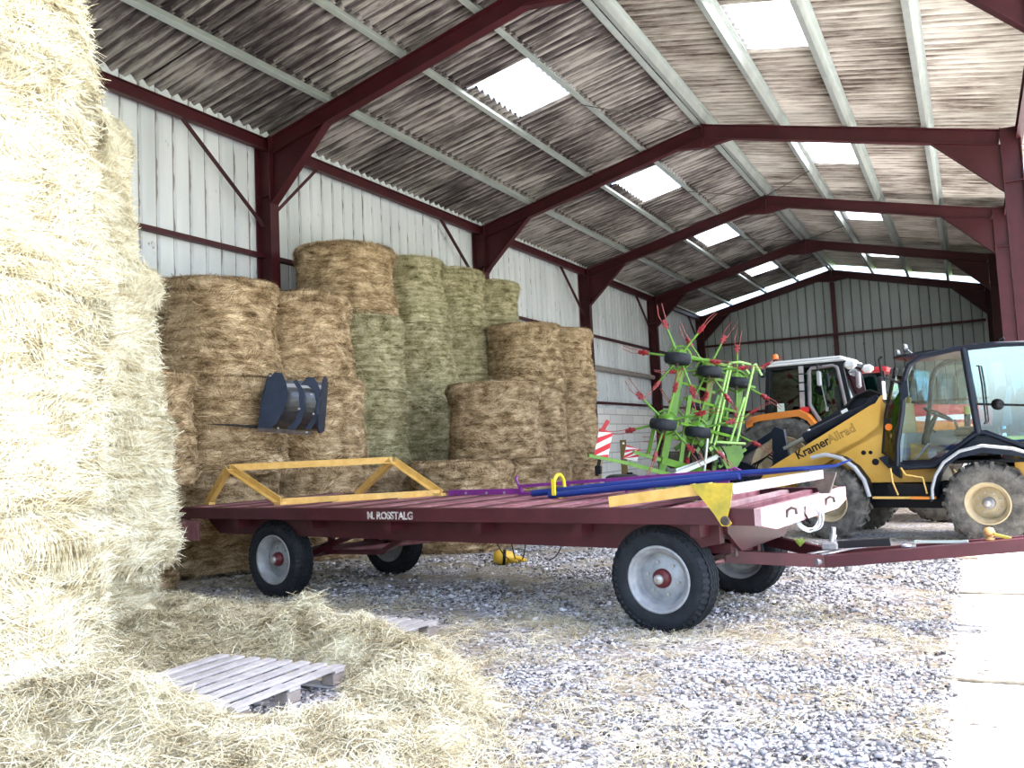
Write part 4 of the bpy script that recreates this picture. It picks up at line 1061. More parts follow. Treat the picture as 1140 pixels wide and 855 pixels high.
b = MB(); b.beam((-.36, -.20, .0), (.22, -.18, -.01), .10, .045); b.build('cutting_bar', BRACK, sc)
b = MB(); b.tube([(-.33, -.16, .03), (-.6, -.30, .035), (-.86, -.42, .03)], [.018, .012, .003], 8); b.build('spike', BLK, sc)
b = MB()
for (x, z) in ((-.26, .64), (.08, .27), (.24, .22), (.2, .45), (-.13, .03), (.18, .0)): b.cyl((x, -.245, z), (x, -.262, z), .013, 8)
b.build('rivets', BOLT, sc)

# ================================================================== COMPACT LOADER
LA = math.atan2(.19996, -.979804)
ld = thing('wheel_loader', 'yellow compact wheel loader with dark glazed cab, boom pointing left', 'loader', (.28197, 13.82283, 0), LA)
WB = 2.10
def xzb(name, poly, y0, y1, m, p=None):
    b = MB(); b.xz(poly, y0, y1); return b.build(name, m, p or ld)
for x in (0, WB):
    for s in (-1, 1): wheel(ld, (x, s*.69, .53), .53, .32, .27, s, 18, RUBD, RIMC, HUBG, 8, 'agri')
# frames
xzb('chassis', [(-1.2, .42), (2.5, .42), (2.5, .70), (1.9, .78), (-1.2, .78)], -.30, .30, BLK)
b = MB(); b.box((0, 0, .53), (.16, 1.1, .18), None, .02); b.box((WB, 0, .53), (.16, 1.1, .18), None, .02); b.build('axle', BRACK, ld)
xzb('front_frame', [(.66, .80), (1.72, .80), (1.95, .98), (2.15, 1.02), (2.05, 1.28), (1.72, 1.42), (1.42, 1.62), (1.36, 1.95), (1.14, 1.95), (1.12, 1.40), (.66, 1.22)], -.44, .44, YEL)
b = MB()
for (x, z, r) in ((1.66, 1.24, .035), (1.56, 1.24, .028), (1.5, 1.10, .05), (1.80, .93, .03)): b.cyl((x, .435, z), (x, .446, z), r, 14)
b.build('frame_holes', BLK, ld)
xzb('rear_hood', [(-1.35, .62), (-.30, .62), (-.30, 1.28), (-.62, 1.30), (-1.30, 1.16), (-1.42, .95)], -.50, .50, YEL)
xzb('counterweight', [(-1.5, .50), (-1.30, .45), (-1.30, .95), (-1.5, .95)], -.55, .55, BLK)
# boom: two arms with a cross tube
def arm(y0, y1):
    b = MB(); b.xz([(1.16, 2.02), (1.24, 2.09), (1.36, 2.07), (1.44, 1.96), (1.52, 1.93), (3.16, 1.03), (3.42, .72), (3.38, .52), (3.26, .52), (2.95, .72), (1.72, 1.36), (1.40, 1.50), (1.30, 1.75), (1.20, 1.86)], y0, y1)
    return b.build('boom_arm', YEL, ld)
a1 = arm(.36, .44); arm(-.44, -.36)
b = MB(); b.cyl((1.28, -.46, 1.99), (1.28, .462, 1.99), .045, 16); b.cyl((2.6, -.40, 1.12), (2.6, .40, 1.12), .06, 14); b.cyl((3.34, -.5, .60), (3.34, .5, .60), .035, 12); b.build('boom_pins', BRACK, ld)
b = MB(); b.cyl((1.26, .46, 1.99), (1.26, .475, 1.99), .022, 12); b.build('pin_hole', BLK, a1)
# lettering along the arm: reads left to right for someone on this side
ang = math.atan2(1.60-1.175, 1.70-2.66)
ex = Vector((1.70-2.66, 0, 1.60-1.175)).normalized(); ey = Vector((.4044, 0, .9146)); ey = (Vector((0, 0, 1))-ex*ex.z).normalized()
def tm(p): return Matrix(((ex.x, ey.x, 0, p[0]), (0, 0, 1, p[1]), (ex.z, ey.z, 0, p[2]), (0, 0, 0, 1)))
text_mesh('lettering', 'Kramer', .185, BLK, a1, tm((2.66, .442, 1.165)), .0036, .002, .985)
x0 = Vector((2.66, 0, 1.165))+ex*.555
text_mesh('lettering', 'Allrad', .185, BLK, a1, tm((x0.x, .4415, x0.z)), .0022, .0015, 1.)
text_mesh('lettering', 'Allrad', .185, YEL, a1, tm((x0.x, .4435, x0.z)), -.0035, .0015, 1.)
# tilt cylinder, hoses, lever and link
b = MB(); b.cyl((1.50, .12, 1.99), (2.62, .12, 1.50), .085, 16); b.cyl((1.45, .12, 2.01), (1.60, .12, 1.945), .11, 16); b.cyl((2.55, .12, 1.53), (2.64, .12, 1.49), .10, 16); cy = b.build('tilt_cylinder', NAVY, ld)
b = MB(); b.cyl((2.62, .12, 1.50), (3.00, .12, 1.34), .035, 12); b.build('piston_rod', STEEL, cy)
b = MB(); b.cyl((2.55, .10, 1.60), (2.57, .16, 1.60), .03, 8); b.beam((1.93, .20, 1.90), (2.02, .20, 1.86), .02, .05); b.build('clip', WHT, cy)
b = MB(); b.xz([(1.42, 2.02), (1.60, 2.14), (1.80, 2.10), (1.98, 1.98), (2.2, 1.86), (2.6, 1.66), (2.6, 1.58), (1.5, 1.9)], -.16, .04); b.build('cylinder_guard', NAVY, ld)
for k in range(4):
    b = MB(); o = .03*k; b.tube([(1.95+o, .16-.05*k, 1.93), (1.80+o, .17-.05*k, 2.10-o*.3), (1.58, .18-.05*k, 2.17-o), (1.40, .18-.05*k, 2.08-o), (1.36, .16-.05*k, 1.90)], .018, 8); b.build('hose', BLK, ld)
b = MB(); b.xz([(2.98, 1.64), (3.12, 1.70), (3.18, 1.64), (3.20, 1.1), (3.40, .86), (3.36, .76), (3.02, .84), (2.92, 1.15)], .06, .14); b.build('tilt_lever', NAVY, ld)
b = MB(); b.beam((3.05, .10, 1.64), (4.05, .10, 1.10), .07, .10); b.cyl((4.05, .04, 1.10), (4.05, .16, 1.10), .06, 12); b.build('tilt_link', NAVY, ld)
# quick hitch and pallet forks
b = MB(); b.xz([(3.45, .35), (3.62, .35), (3.72, .60), (4.10, 1.08), (4.02, 1.16), (3.86, 1.10), (3.50, .90)], -.42, -.34); b.xz([(3.45, .35), (3.62, .35), (3.72, .60), (4.10, 1.08), (4.02, 1.16), (3.86, 1.10), (3.50, .90)], .34, .42)
b.box((3.62, 0, .85), (.06, 1.10, .10)); b.box((3.62, 0, .25), (.06, 1.10, .10)); b.build('quick_hitch', NAVY, ld)
for y in (-.30, .30):
    b = MB(); b.xz([(3.66, .92), (3.72, .92), (3.72, .14), (4.75, .09), (4.75, .07), (3.66, .06)], y-.05, y+.05); b.build('fork', BRACK, ld)
for k in range(3):
    b = MB(); b.tube([(3.0, .2-.1*k, 1.05), (3.25, .22-.1*k, 1.22+.03*k), (3.5, .22-.1*k, 1.10), (3.62, .2-.1*k, .85)], .015, 8); b.build('hose', BLK, ld)
# front mudguards (grey tube over dark sheet)
for s in (-1, 1):
    pts = [(2.30, 1.20), (2.08, 1.24), (1.86, 1.18), (1.68, 1.04), (1.56, .86), (1.50, .62)]
    b = MB(); b.tube([(x, s*.84, z) for x, z in pts], .032, 10); b.build('mudguard_edge', GREYP, ld)
    b = MB(); b.strip([(x, 0, z) for x, z in pts], (0, s*.55, 0), (0, s*.84, 0), [(.012, 0, .014)]*6); b.build('mudguard', BLK, ld)
# black wedge cover, lamps
xzb('hinge_cover', [(1.42, 1.16), (1.18, 1.24), (1.14, 1.20), (1.14, .86), (1.20, .90)], .45, .56, NAVY)
b = MB(); b.cyl((1.25, .48, 1.66), (1.25, .55, 1.66), .065, 16); b.build('indicator_base', BLK, ld)
b = MB(); b.cyl((1.24, .50, 1.60), (1.24, .58, 1.60), .05, 16); b.build('indicator_lamp', ORGL, ld)
b = MB(); b.cyl((1.16, .50, 1.46), (1.16, .58, 1.46), .045, 14); b.build('head_lamp', WHT, ld)
# step
b = MB(); b.box((.80, .76, .60), (.30, .16, .035), None, .006); b.build('step', ORG, ld)
b = MB(); b.box((1.2, .74, .60), (.55, .10, .03)); b.tube([(1.20, .78, 1.02), (1.18, .80, .82), (1.12, .80, .64)], .013, 8); b.tube([(1.06, .78, 1.02), (1.0, .80, .92), (.78, .80, .88), (.74, .80, .66)], .013, 8); b.build('step_rails', YELR, ld)
xzb('side_box', [(.66, .62), (1.3, .62), (1.3, .78), (.66, .78)], .2, .62, BLK)
# rear mudguards
for s in (-1, 1):
    prof = arc(0, .53, .76, 172, 12, 22); prof = [(x, z) for x, z in prof]
    prof = [(-.78, 1.0), (-.60, 1.14), (-.35, 1.235), (0, 1.285), (.28, 1.22), (.48, 1.08), (.60, .90), (.655, .72), (.66, .58)]
    b = MB(); b.strip([(x, 0, z) for x, z in prof], (0, s*.48, 0), (0, s*.86, 0), [(.0, 0, .02)]*len(prof)); b.strip([(x*1.0, 0, z-.0) for x, z in prof], (0, s*.80, 0), (0, s*.86, 0), [(.05*x, 0, -.09*max(.3, (z-.5)/.8)) for x, z in prof]); b.build('rear_mudguard', NAVY, ld)
    b = MB(); b.tube([(x, s*.865, z+.01) for x, z in prof], .022, 8); b.build('mudguard_edge', GREYP, ld)
xzb('cab_base', [(.10, 1.30), (.58, 1.03), (1.14, 1.03), (1.14, 1.12), (.70, 1.12), (.30, 1.40), (-.95, 1.40), (-.95, 1.24), (.0, 1.28)], -.70, .70, NAVY)
# cab: side frames of bent tube
side = [(1.12, 1.05), (1.10, 1.35), (1.00, 1.80), (.93, 2.28), (.86, 2.46), (.70, 2.56), (.26, 2.62), (-.20, 2.63), (-.62, 2.60), (-.86, 2.48), (-.98, 2.20), (-1.05, 1.70), (-1.06, 1.20)]
for s in (-1, 1):
    b = MB(); b.tube([(x, s*.72, z) for x, z in side], .038, 10)
    b.tube([(1.12, s*.72, 1.05), (1.02, s*.72, 1.02), (.64, s*.72, 1.03), (.10, s*.72, 1.45), (-.02, s*.72, 1.47), (-.50, s*.72, 1.24), (-1.06, s*.72, 1.02)], .036, 10)
    b.tube([(.15, s*.72, 2.62), (.06, s*.72, 1.46)], .046, 10); b.build('side_frame', NAVY, ld)
    hr = MB(); hr.tube([(.00, s*.775, 2.36), (-.03, s*.80, 2.36), (-.05, s*.80, 2.1), (-.06, s*.80, 1.62), (-.03, s*.775, 1.58)], .011, 8); hr.build('grab_handle', BLK, ld)
    # door glass
    g_ = MB(); g_.xz([(1.08, 1.10), (1.07, 1.35), (.97, 1.80), (.90, 2.28), (.82, 2.43), (.68, 2.52), (.26, 2.58), (.17, 2.585), (.08, 1.52), (.62, 1.09), (1.0, 1.07)], s*.715, s*.720); g_.build('door_glass', GLASS, ld)
    g_ = MB(); g_.xz([(.10, 2.58), (-.20, 2.60), (-.60, 2.57), (-.82, 2.46), (-.94, 2.20), (-1.0, 1.76), (.03, 1.86)], s*.716, s*.722); g_.build('side_glass', GLASSR, ld)
    g_ = MB(); g_.xz([(.03, 1.84), (-1.0, 1.74), (-1.02, 1.10), (-.48, 1.30), (.02, 1.50)], s*.716, s*.722); g_.build('lower_side_glass', GLASSR, ld)
    b = MB(); b.beam((.04, s*.735, 1.85), (-1.02, s*.735, 1.75), .02, .03); b.lathe([(.006, -.03), (.075, -.025), (.075, .015), (.03, .03), (.03, .045), (.006, .045)], (-.20, s*.735, 1.83), (0, s, 0), 20); b.build('window_latch', BLK, ld)
# front of the cab tapers in plan: corner panes and windscreen
A = {1: [(1.12, .72, 1.08), (1.00, .72, 1.80), (.90, .72, 2.42)], -1: [(1.12, -.72, 1.08), (1.00, -.72, 1.80), (.90, -.72, 2.42)]}
Fp = [(1.38, 1.22), (1.30, 1.80), (1.12, 2.46)]
for s in (-1, 1):
    b = MB(); b.tube([(x, s*.46, z) for x, z in Fp], .022, 8); b.build('windscreen_post', BLK, ld)
    vs = []
    for (a, (fx, fz)) in zip(A[s], Fp): vs += [Vector(a), Vector((fx, s*.46, fz))]
    off = Vector((.004, s*.004, 0)); b = MB(); b.add(vs+[v+off for v in vs], [(0, 1, 3, 2), (2, 3, 5, 4), (8, 9, 7, 6), (10, 11, 9, 8), (0, 2, 8, 6), (2, 4, 10, 8), (1, 7, 9, 3), (3, 9, 11, 5), (0, 6, 7, 1), (4, 5, 11, 10)]); b.build('corner_glass', GLASS, ld)
b = MB(); b.strip([(x, 0, z) for x, z in Fp], (0, -.46, 0), (0, .46, 0), [(.005, 0, 0)]*3); b.build('windscreen', GLASS, ld)
b = MB(); b.prism([(1.38, -.46), (1.38, .46), (1.12, .72), (1.12, -.72)], (0, 0, 1.06), (1, 0, 0), (0, 1, 0), (0, 0, .10)); b.build('cab_front_sill', NAVY, ld)
b = MB(); b.box((-1.06, 0, 1.75), (.006, 1.38, 1.2)); b.build('rear_window', GLASSR, ld)
# roof
b = MB(); b.prism([(1.14, -.44), (1.14, .44), (.90, .70), (.0, .74), (-.70, .70), (-.90, .5), (-.90, -.5), (-.70, -.70), (0, -.74), (.90, -.70)], (0, 0, 2.585), (1, 0, 0), (0, 1, 0), (0, 0, .035))
b.prism([(.95, -.36), (.95, .36), (.7, .58), (-.60, .58), (-.72, .4), (-.72, -.4), (-.60, -.58), (.7, -.58)], (0, 0, 2.62), (1, 0, 0), (0, 1, 0), (0, 0, .03)); b.build('cab_roof', NAVY, ld)
# lamps on the roof, mirror, exhaust
for (x, y, z) in ((.95, .50, 2.72), (1.10, .34, 2.66)):
    b = MB(); b.lathe([(.006, -.035), (.05, -.03), (.068, .0), (.072, .03), (.006, .032)], (x, y, z), (1, .35, 0), 18); b.tube([(x-.02, y, z-.02), (x-.10, y, z-.10), (x-.12, y, z-.13)], .012, 8); b.build('work_lamp', BARE, ld)
b = MB(); b.tube([(.98, .72, 2.20), (1.10, .86, 2.28), (1.18, .92, 2.30), (1.20, .92, 2.56), (1.16, .92, 2.60)], .018, 8); b.build('mirror_arm', BLK, ld)
b = MB(); b.box((1.20, .92, 2.20), (.06, .12, .24), None, .02); mi = b.build('mirror', BLK, ld)
b = MB(); b.box((1.165, .92, 2.12), (.02, .10, .26), None, .004); b.build('mirror_glass', WHT, mi)
b = MB(); b.xz([(.99, 2.18), (.88, 2.24), (.88, 2.02), (.98, 1.96)], .74, .80); b.build('door_mirror', NAVY, ld)
b = MB(); b.tube([(-.25, .45, 2.65), (-.25, .45, 2.70), (-.30, .45, 2.72)], .02, 8); b.lathe([(.005, 0), (.05, 0), (.05, .03), (.02, .05), (.005, .05)], (.10, .45, 2.65), (0, 0, 1), 16); b.build('roof_fittings', BLK, ld)
# interior
xzb('cab_floor', [(-.5, 1.06), (1.10, 1.06), (1.10, 1.10), (-.5, 1.10)], -.68, .68, BLK)
xzb('far_side_panel', [(.05, 1.10), (1.05, 1.10), (1.02, 1.52), (.05, 1.52)], -.68, -.64, DUSTG)
xzb('front_panel', [(1.02, 1.10), (1.10, 1.10), (1.06, 1.50), (.98, 1.50)], -.64, .66, DUSTG)
b = MB(); b.box((.22, 0, 1.30), (.42, .50, .30), None, .04); b.build('seat_base', DUSTG, ld)
b = MB(); b.box((.22, 0, 1.50), (.50, .50, .12), None, .05); b.prism([(-.24, .0), (.24, .0), (.20, .48), (.10, .56), (-.10, .56), (-.20, .48)], (-.02, 0, 1.54), (0, 1, 0), (-.18, 0, 1), (-.12, 0, .0)); b.build('seat', mat('seat_cloth', (.10, .095, .09), .8, 0, (.22, .2, .18), 7), ld)
b = MB(); b.tube([(.93, .05, 1.10), (.88, .05, 1.45), (.72, .05, 1.74)], [.06, .05, .03], 10); b.tube([(.80, .05, 1.55), (.70, .28, 1.50)], .012, 6); b.build('steering_column', BLK, ld)
b = MB(); c = Vector((.70, .05, 1.76)); ax = Vector((-.5, 0, .87)); s1 = Vector((0, 1, 0)); s2 = ax.cross(s1)
b.tube([c+(s1*math.cos(a)+s2*math.sin(a))*.20 for a in [2*PI*i/28 for i in range(28)]], .016, 8, True)
for a in (0, 2.1, 4.2): b.tube([c, c+(s1*math.cos(a)+s2*math.sin(a))*.20], .012, 6)
b.build('steering_wheel', BLK, ld)
b = MB(); b.box((.15, .38, 1.48), (.55, .12, .12), None, .03); b.tube([(.38, .38, 1.54), (.42, .36, 1.66)], .018, 8); b.build('armrest_console', BLK, ld)
b = MB(); b.cyl((.46, -.60, 1.50), (.44, -.60, 1.86), .045, 12); b.build('extinguisher', NAVY, ld)
b = MB(); b.cyl((.445, -.60, 1.74), (.44, -.60, 1.86), .049, 12); b.build('yellow_cap', YPL, ld)
b = MB(); b.tube([(.90, .66, 1.12), (.70, .66, 1.35)], .014, 6); b.box((.66, .69, 1.20), (.10, .01, .11)); b.build('door_sticker', WHTM, ld)
xzb('door_pillar_trim', [(1.12, 1.10), (1.06, 1.10), (1.0, 1.50), (1.07, 1.50)], .68, .71, WHT)

# ================================================================== HAY TEDDER
p = at(770, 500, 13.2)
td = thing('hay_tedder', 'folded light green hay tedder with small black tyres and red tine arms', 'hay tedder', (p.x, p.y, 0), 0)
R_ = Vector(_r0); UPV = Vector((0, 0, 1)); CF = Vector((math.cos(YAW)*0-_fw[0], -_fw[1], 0)).normalized()   # towards the lens side
MAST = (UPV*.985+R_*.17).normalized()
def rotor(px, py, d, a0, nrm_turn, L=.50, tyre=True, arms=6, wheel_off=.24, dark=False):
    c = at(px, py, d); n = (CF*math.cos(nrm_turn)+R_*math.sin(nrm_turn)); n = (n-MAST*n.dot(MAST)).normalized(); e1 = MAST.cross(n).normalized(); e1 = e1 if e1.dot(R_) > 0 else -e1
    b = MB(); b.lathe([(.005, -.08), (.10, -.07), (.13, -.02), (.13, .03), (.07, .06), (.05, .12), (.005, .13)], c, n, 20)
    b.lathe([(.16, -.05), (.19, -.04), (.19, -.02), (.16, -.02)], c, n, 24, True, True)
    hub = b.build('rotor_hub', GRN, td, True)
    for k in range(arms):
        a = math.radians(a0+k*360/arms); dr = (e1*math.cos(a)+MAST*math.sin(a)+n*.10).normalized(); q = c+dr*L
        b = MB(); b.tube([c+dr*.08, q], [.020, .017], 8); ar = b.build('rotor_arm', GRN, td, True)
        tw = (n*math.sin(k)+dr.cross(n)*math.cos(k)).normalized()
        b = MB(); b.beam(q-dr*.05, q+dr*.10, .045, .035, tuple(tw)); b.cyl(q-tw*.045+dr*.02, q+tw*.045+dr*.02, .024, 10); b.cyl(q-tw*.035+dr*.07, q+tw*.035+dr*.07, .020, 10); b.build('tine_holder', RED2, ar, True)
        b = MB()
        for s in (-1, 1):
            o = q+tw*(s*.035)+dr*.07; b.tube([o, o+dr*.12+tw*(s*.01), o+dr*.26+n*.03+dr.cross(n)*.03], .0055, 6)
        b.build('tines', mat_tine, ar, True)
    if tyre:
        w = c+n*wheel_off-MAST*.05
        b = MB(); b.cyl(c, w, .03, 8); b.cyl(w-MAST*.12, w+MAST*.09, .022, 8); b.build('wheel_fork', BRACK, td, True)
        b = MB(); r0, h = .19, .075
        b.lathe([(.10, -h*.8), (.12, -h), (.17, -h), (.19, -h*.6), (.195, 0), (.19, h*.6), (.17, h), (.12, h), (.10, h*.8)], w, MAST, 36, True, True); b.build('tyre', RUB, td, True)
        b = MB(); b.lathe([(.11, -h*.7), (.08, -h*.4), (.03, -h*.5), (.004, -h*.5)], w, MAST, 24); b.lathe([(.11, h*.7), (.08, h*.4), (.03, h*.5), (.004, h*.5)], w, MAST, 24); b.build('wheel_disc', PILG, td, True)
RED2 = mat('tine_holder_red', (.20, .010, .016), .45, 0, (.32, .02, .025), 9, .4)
mat_tine = mat('tine_red', (.34, .09, .08), .4, .3)
for a in ((756, 398, 12.6, 118, -.25), (788, 412, 13.3, 70, -.1), (820, 424, 14.1, 95, -.2), (741, 470, 12.5, 140, -.3), (775, 478, 13.1, 20, -.1), (808, 478, 14.0, 100, -.2)):
    rotor(*a, tyre=a[0] != 820 or True)
b = MB(); w = at(777, 453, 13.6); b.lathe([(.10, -.06), (.12, -.075), (.17, -.075), (.195, 0), (.17, .075), (.12, .075), (.10, .06)], w, MAST, 32, True, True); b.build('tyre', RUB, td, True)
def gb(name, p, q, w=.05, h=.05, m=GRN, d0=13, d1=None, ground=False):
    a = at(p[0], p[1], d0); c = at(q[0], q[1], d1 or d0)
    if ground: c.z = .06
    b = MB(); b.beam(a, c, w, h, tuple(CF)); return b.build(name, m, td, True)
# leaning main masts down to the ground
gb('mast', (759, 405), (722, 610), .10, .10, GRN, 12.75, 12.75, True)
gb('mast', (768, 440), (745, 600), .06, .08, GRN, 12.9, 12.9, True)
gb('mast', (792, 415), (765, 600), .09, .10, GRN, 13.45, 13.45, True)
gb('mast', (824, 430), (806, 600), .08, .10, GRN, 14.2, 14.2, True)
gb('mast', (806, 440), (786, 600), .06, .08, GRN, 13.9, 13.9, True)
for p, q, d0, d1 in (((768, 397), (813, 408), 12.8, 13.4), ((772, 417), (840, 431), 13.2, 14.3), ((762, 443), (822, 459), 12.9, 13.7), ((757, 471), (818, 487), 12.7, 13.6), ((770, 457), (828, 470), 13.3, 14.2), ((745, 486), (800, 500), 12.8, 13.6), ((755, 425), (795, 437), 13.0, 13.6), ((778, 500), (800, 440), 13.5, 13.8), ((792, 505), (775, 462), 13.6, 13.4), ((760, 500), (772, 455), 13.1, 13.3), ((800, 500), (812, 450), 13.9, 14.0), ((790, 455), (812, 470), 13.5, 13.9), ((738, 500), (758, 445), 12.9, 13.1)):
    gb('cross_tube', p, q, .040, .045, GRN, d0, d1)
# pale green guard hoops
for pts, d in (([(811, 407), (789, 503)], 13.3), ([(814, 408), (797, 490), (794, 498)], 13.4), ([(839, 408), (820, 493)], 13.5), ([(829, 442), (813, 492)], 13.5), ([(838, 408), (841, 405), (848, 418)], 13.6), ([(811, 407), (813, 404), (824, 403), (836, 406)], 13.6), ([(824, 403), (834, 416)], 13.7), ([(789, 503), (794, 498)], 13.35), ([(796, 492), (830, 494)], 13.4)):
    b = MB(); b.tube([at(x, y, d) for x, y in pts], .020, 8); b.build('guard_tube', GRNL, td, True)
# lower frame, braces, plates
for p, q, d0, d1, w in (((655, 507), (700, 516), 12.2, 12.4, .05), ((700, 516), (752, 530), 12.4, 12.7, .06), ((705, 503), (735, 512), 12.6, 12.7, .05), ((722, 505), (728, 476), 12.7, 12.6, .05), ((735, 512), (800, 530), 12.7, 13.4, .10), ((752, 500), (790, 470), 13.2, 13.4, .06), ((775, 505), (795, 460), 13.3, 13.6, .05), ((800, 520), (830, 500), 13.7, 13.8, .05)):
    gb('frame_tube', p, q, w, w, GRN, d0, d1)
b = MB(); o = at(800, 497, 13.7); b.prism([(0, 0), (.36, 0), (.38, -.18), (.26, -.36), (.10, -.36), (.0, -.12)], o, tuple(R_), (0, 0, 1), tuple(CF*.03)); b.build('headstock_plate', GRN, td, True)
for q_, d_ in ((at(772, 505, 13.5), (.30, .25, .30)), (at(752, 512, 13.1), (.22, .22, .26))):
    b = MB(); b.box(q_, d_, None, .04); b.build('gearbox', BRACK, td, True)
b = MB(); g0 = at(735, 540, 13.0); g1 = at(835, 545, 14.2); g0.z = g1.z = .07; b.beam(g0, g1, .10, .12); g2 = g0+CF*.5; g2.z = .05; b.beam(g0-CF*.5, g0+CF*.5, .08, .08); b.beam(g1-CF*.4, g1+CF*.4, .08, .08); b.build('ground_skid', GRN, td, True)
b = MB(); b.beam(at(750, 529, 12.6), at(797, 509, 13.0), .05, .06, (0, 0, 1)); b.beam(at(752, 524, 12.7), at(806, 505, 13.2), .04, .05, (0, 0, 1)); b.cyl(at(788, 484, 12.9), at(784, 526, 12.9), .022, 8); b.build('aluminium_bars', GALV, td, True)
b = MB()
for k in range(6):
    x = 757+k*8; b.tube([at(x, 500+3*math.sin(k), 13.0), at(x+4, 494, 13.0), at(x+10, 504, 13.1), at(x+14, 518, 13.2)], .012, 6)
b.build('hydraulic_hoses', BLK, td, True)
def board(cx0, cy0, cx1, cy1, wd, d, edge=False, name='warning_board'):
    "red and white striped board between top and bottom points"
    a = at(cx0, cy0, d); c = at(cx1, cy1, d); up = (a-c); H = up.length; up.normalize(); rt_ = R_.copy(); rt_ = (rt_-up*rt_.dot(up)).normalized()
    if edge: rt_ = (rt_*.25+CF*.97).normalized()
    nn = up.cross(rt_).normalized(); nn = nn if nn.dot(CF) > 0 else -nn
    b = MB(); b.prism([(-wd/2, 0), (wd/2, 0), (wd/2, H*.93), (-wd/2, H)], c, rt_, up, -nn*.012); o = b.build(name, WHT, td, True)
    b = MB(); st = H/2.3
    for k in range(-1, 6):
        y0 = k*st*1.0; 
        poly = [(-wd/2, y0), (wd/2, y0+wd*.75), (wd/2, y0+wd*.75+st*.5), (-wd/2, y0+st*.5)]
        poly = [(x, min(max(y, 0), H*(.93 if x > 0 else 1.))) for x, y in poly]
        if abs(poly[0][1]-poly[3][1])+abs(poly[1][1]-poly[2][1]) < .01: continue
        b.prism(poly, c+nn*.001, rt_, up, nn*.003)
    b.build('red_stripes', REDB, o, True); return o
board(675, 478, 669, 509, .20, 12.3)
board(705, 497, 702, 512, .21, 12.8)
board(729, 478, 720, 508, .10, 12.9, True)
b = MB(); q0 = at(668, 509, 12.3); q1 = at(664, 530, 12.3); b.beam(q0, q1, .05, .03, tuple(CF)); b.box(at(666, 523, 12.2), (.09, .05, .12), None, .01); b.build('board_lamp', BLK, td, True)
b = MB(); b.beam(at(670, 480, 12.28), at(677, 468, 12.28), .06, .02, tuple(CF)); b.build('red_flag_end', RED, td, True)

# black drum standing behind the boards
t = thing('plastic_drum', 'dark plastic drum standing behind the red and white boards', 'drum', (at(692, 520, 14.2).x, at(692, 520, 14.2).y, 0), 0)
b = MB(); b.lathe([(.005, 0), (.28, 0), (.29, .03), (.30, .3), (.29, .33), (.30, .36), (.30, .62), (.29, .65), (.30, .68), (.30, .92), (.27, 1.0), (.20, 1.03), (.005, 1.03)], (0, 0, 0), (0, 0, 1), 28); b.build('barrel', mat('drum_green_black', (.02, .035, .035), .5), t)
b = MB(); b.lathe([(.05, 1.02), (.05, 1.06), (.004, 1.06)], (.14, 0, 0), (0, 0, 1), 14); b.build('cap', BLK, t)
# brown pole end with holes above the boards
t = thing('square_post', 'short brown square steel post standing by the white block wall', 'post', (at(694, 500, 14.9).x, at(694, 500, 14.9).y, 0), YAW)
b = MB(); b.box((0, 0, .80), (.10, .10, 1.60)); b.box((0, 0, .01), (.3, .3, .02)); b.build('tube', mat('brown_steel', (.16, .10, .02), .5, .2), t); b = MB(); b.cyl((0, -.052, 1.54), (0, -.045, 1.54), .02, 10); b.build('hole', WHT, t)

# ================================================================== ORANGE TRACTOR
to = thing('tractor', 'orange tractor with dark green glazed cab and grey door frame, behind the loader', 'tractor', (-2.2, 15.9, 0), -.1054)
def tb(name, poly, y0, y1, m, p=None):
    b = MB(); b.xz(poly, y0, y1); return b.build(name, m, p or to)
wheel(to, (-.86, .22, .97), .93, .44, .56, -1, 20, RUBD, RIMC, HUBG, 8, 'agri')
wheel(to, (-.86, 1.68, .97), .93, .44, .56, 1, 20, RUBD, RIMC, HUBG, 8, 'agri')
for y, s in ((.32, -1), (1.58, 1)): wheel(to, (1.65, y, .62), .60, .34, .34, s, 18, RUBD, RIMC, HUBG, 8, 'agri')
for y0, y1 in ((.0, .46), (1.44, 1.90)):
    pts = [(-1.46, 1.80), (-1.40, 1.88), (-1.20, 1.92), (-.52, 1.97), (-.36, 1.88), (-.14, 1.56), (-.06, 1.40)]
    b = MB(); b.strip([(x, 0, z) for x, z in pts], (0, y0, 0), (0, y1, 0), [(.01, 0, .03)]*len(pts)); b.strip([(x, 0, z) for x, z in pts], (0, y0 if y0 < 1 else y1-.03, 0), (0, y0+.03 if y0 < 1 else y1, 0), [(0, 0, -.09)]*len(pts)); b.build('fender', ORG, to)
tb('fender_end', [(-1.47, 1.84), (-1.30, 1.90), (-1.36, 1.74), (-1.47, 1.72)], .0, .10, ORG)
tb('rear_body', [(-1.2, .9), (.1, .8), (.1, 1.5), (-.3, 1.92), (-1.15, 1.92)], .50, 1.40, BLK)
tb('hood', [(.42, 1.05), (2.15, 1.0), (2.20, 1.50), (2.05, 1.62), (.42, 1.78)], .55, 1.35, ORG)
tb('hood_grille', [(2.16, 1.02), (2.21, 1.02), (2.25, 1.46), (2.20, 1.48)], .62, 1.28, BLK)
tb('engine_block', [(.3, .65), (2.0, .60), (2.0, 1.05), (.3, 1.05)], .68, 1.22, BRACK)
b = MB(); b.cyl((-.86, .3, .97), (-.86, 1.6, .97), .10, 14); b.cyl((1.65, .4, .62), (1.65, 1.5, .62), .07, 12); b.build('axle', BRACK, to)
b = MB(); b.tube([(1.0, .50, 1.7), (1.0, .50, 2.5), (1.03, .50, 2.62)], .04, 10); b.build('exhaust', BRACK, to)
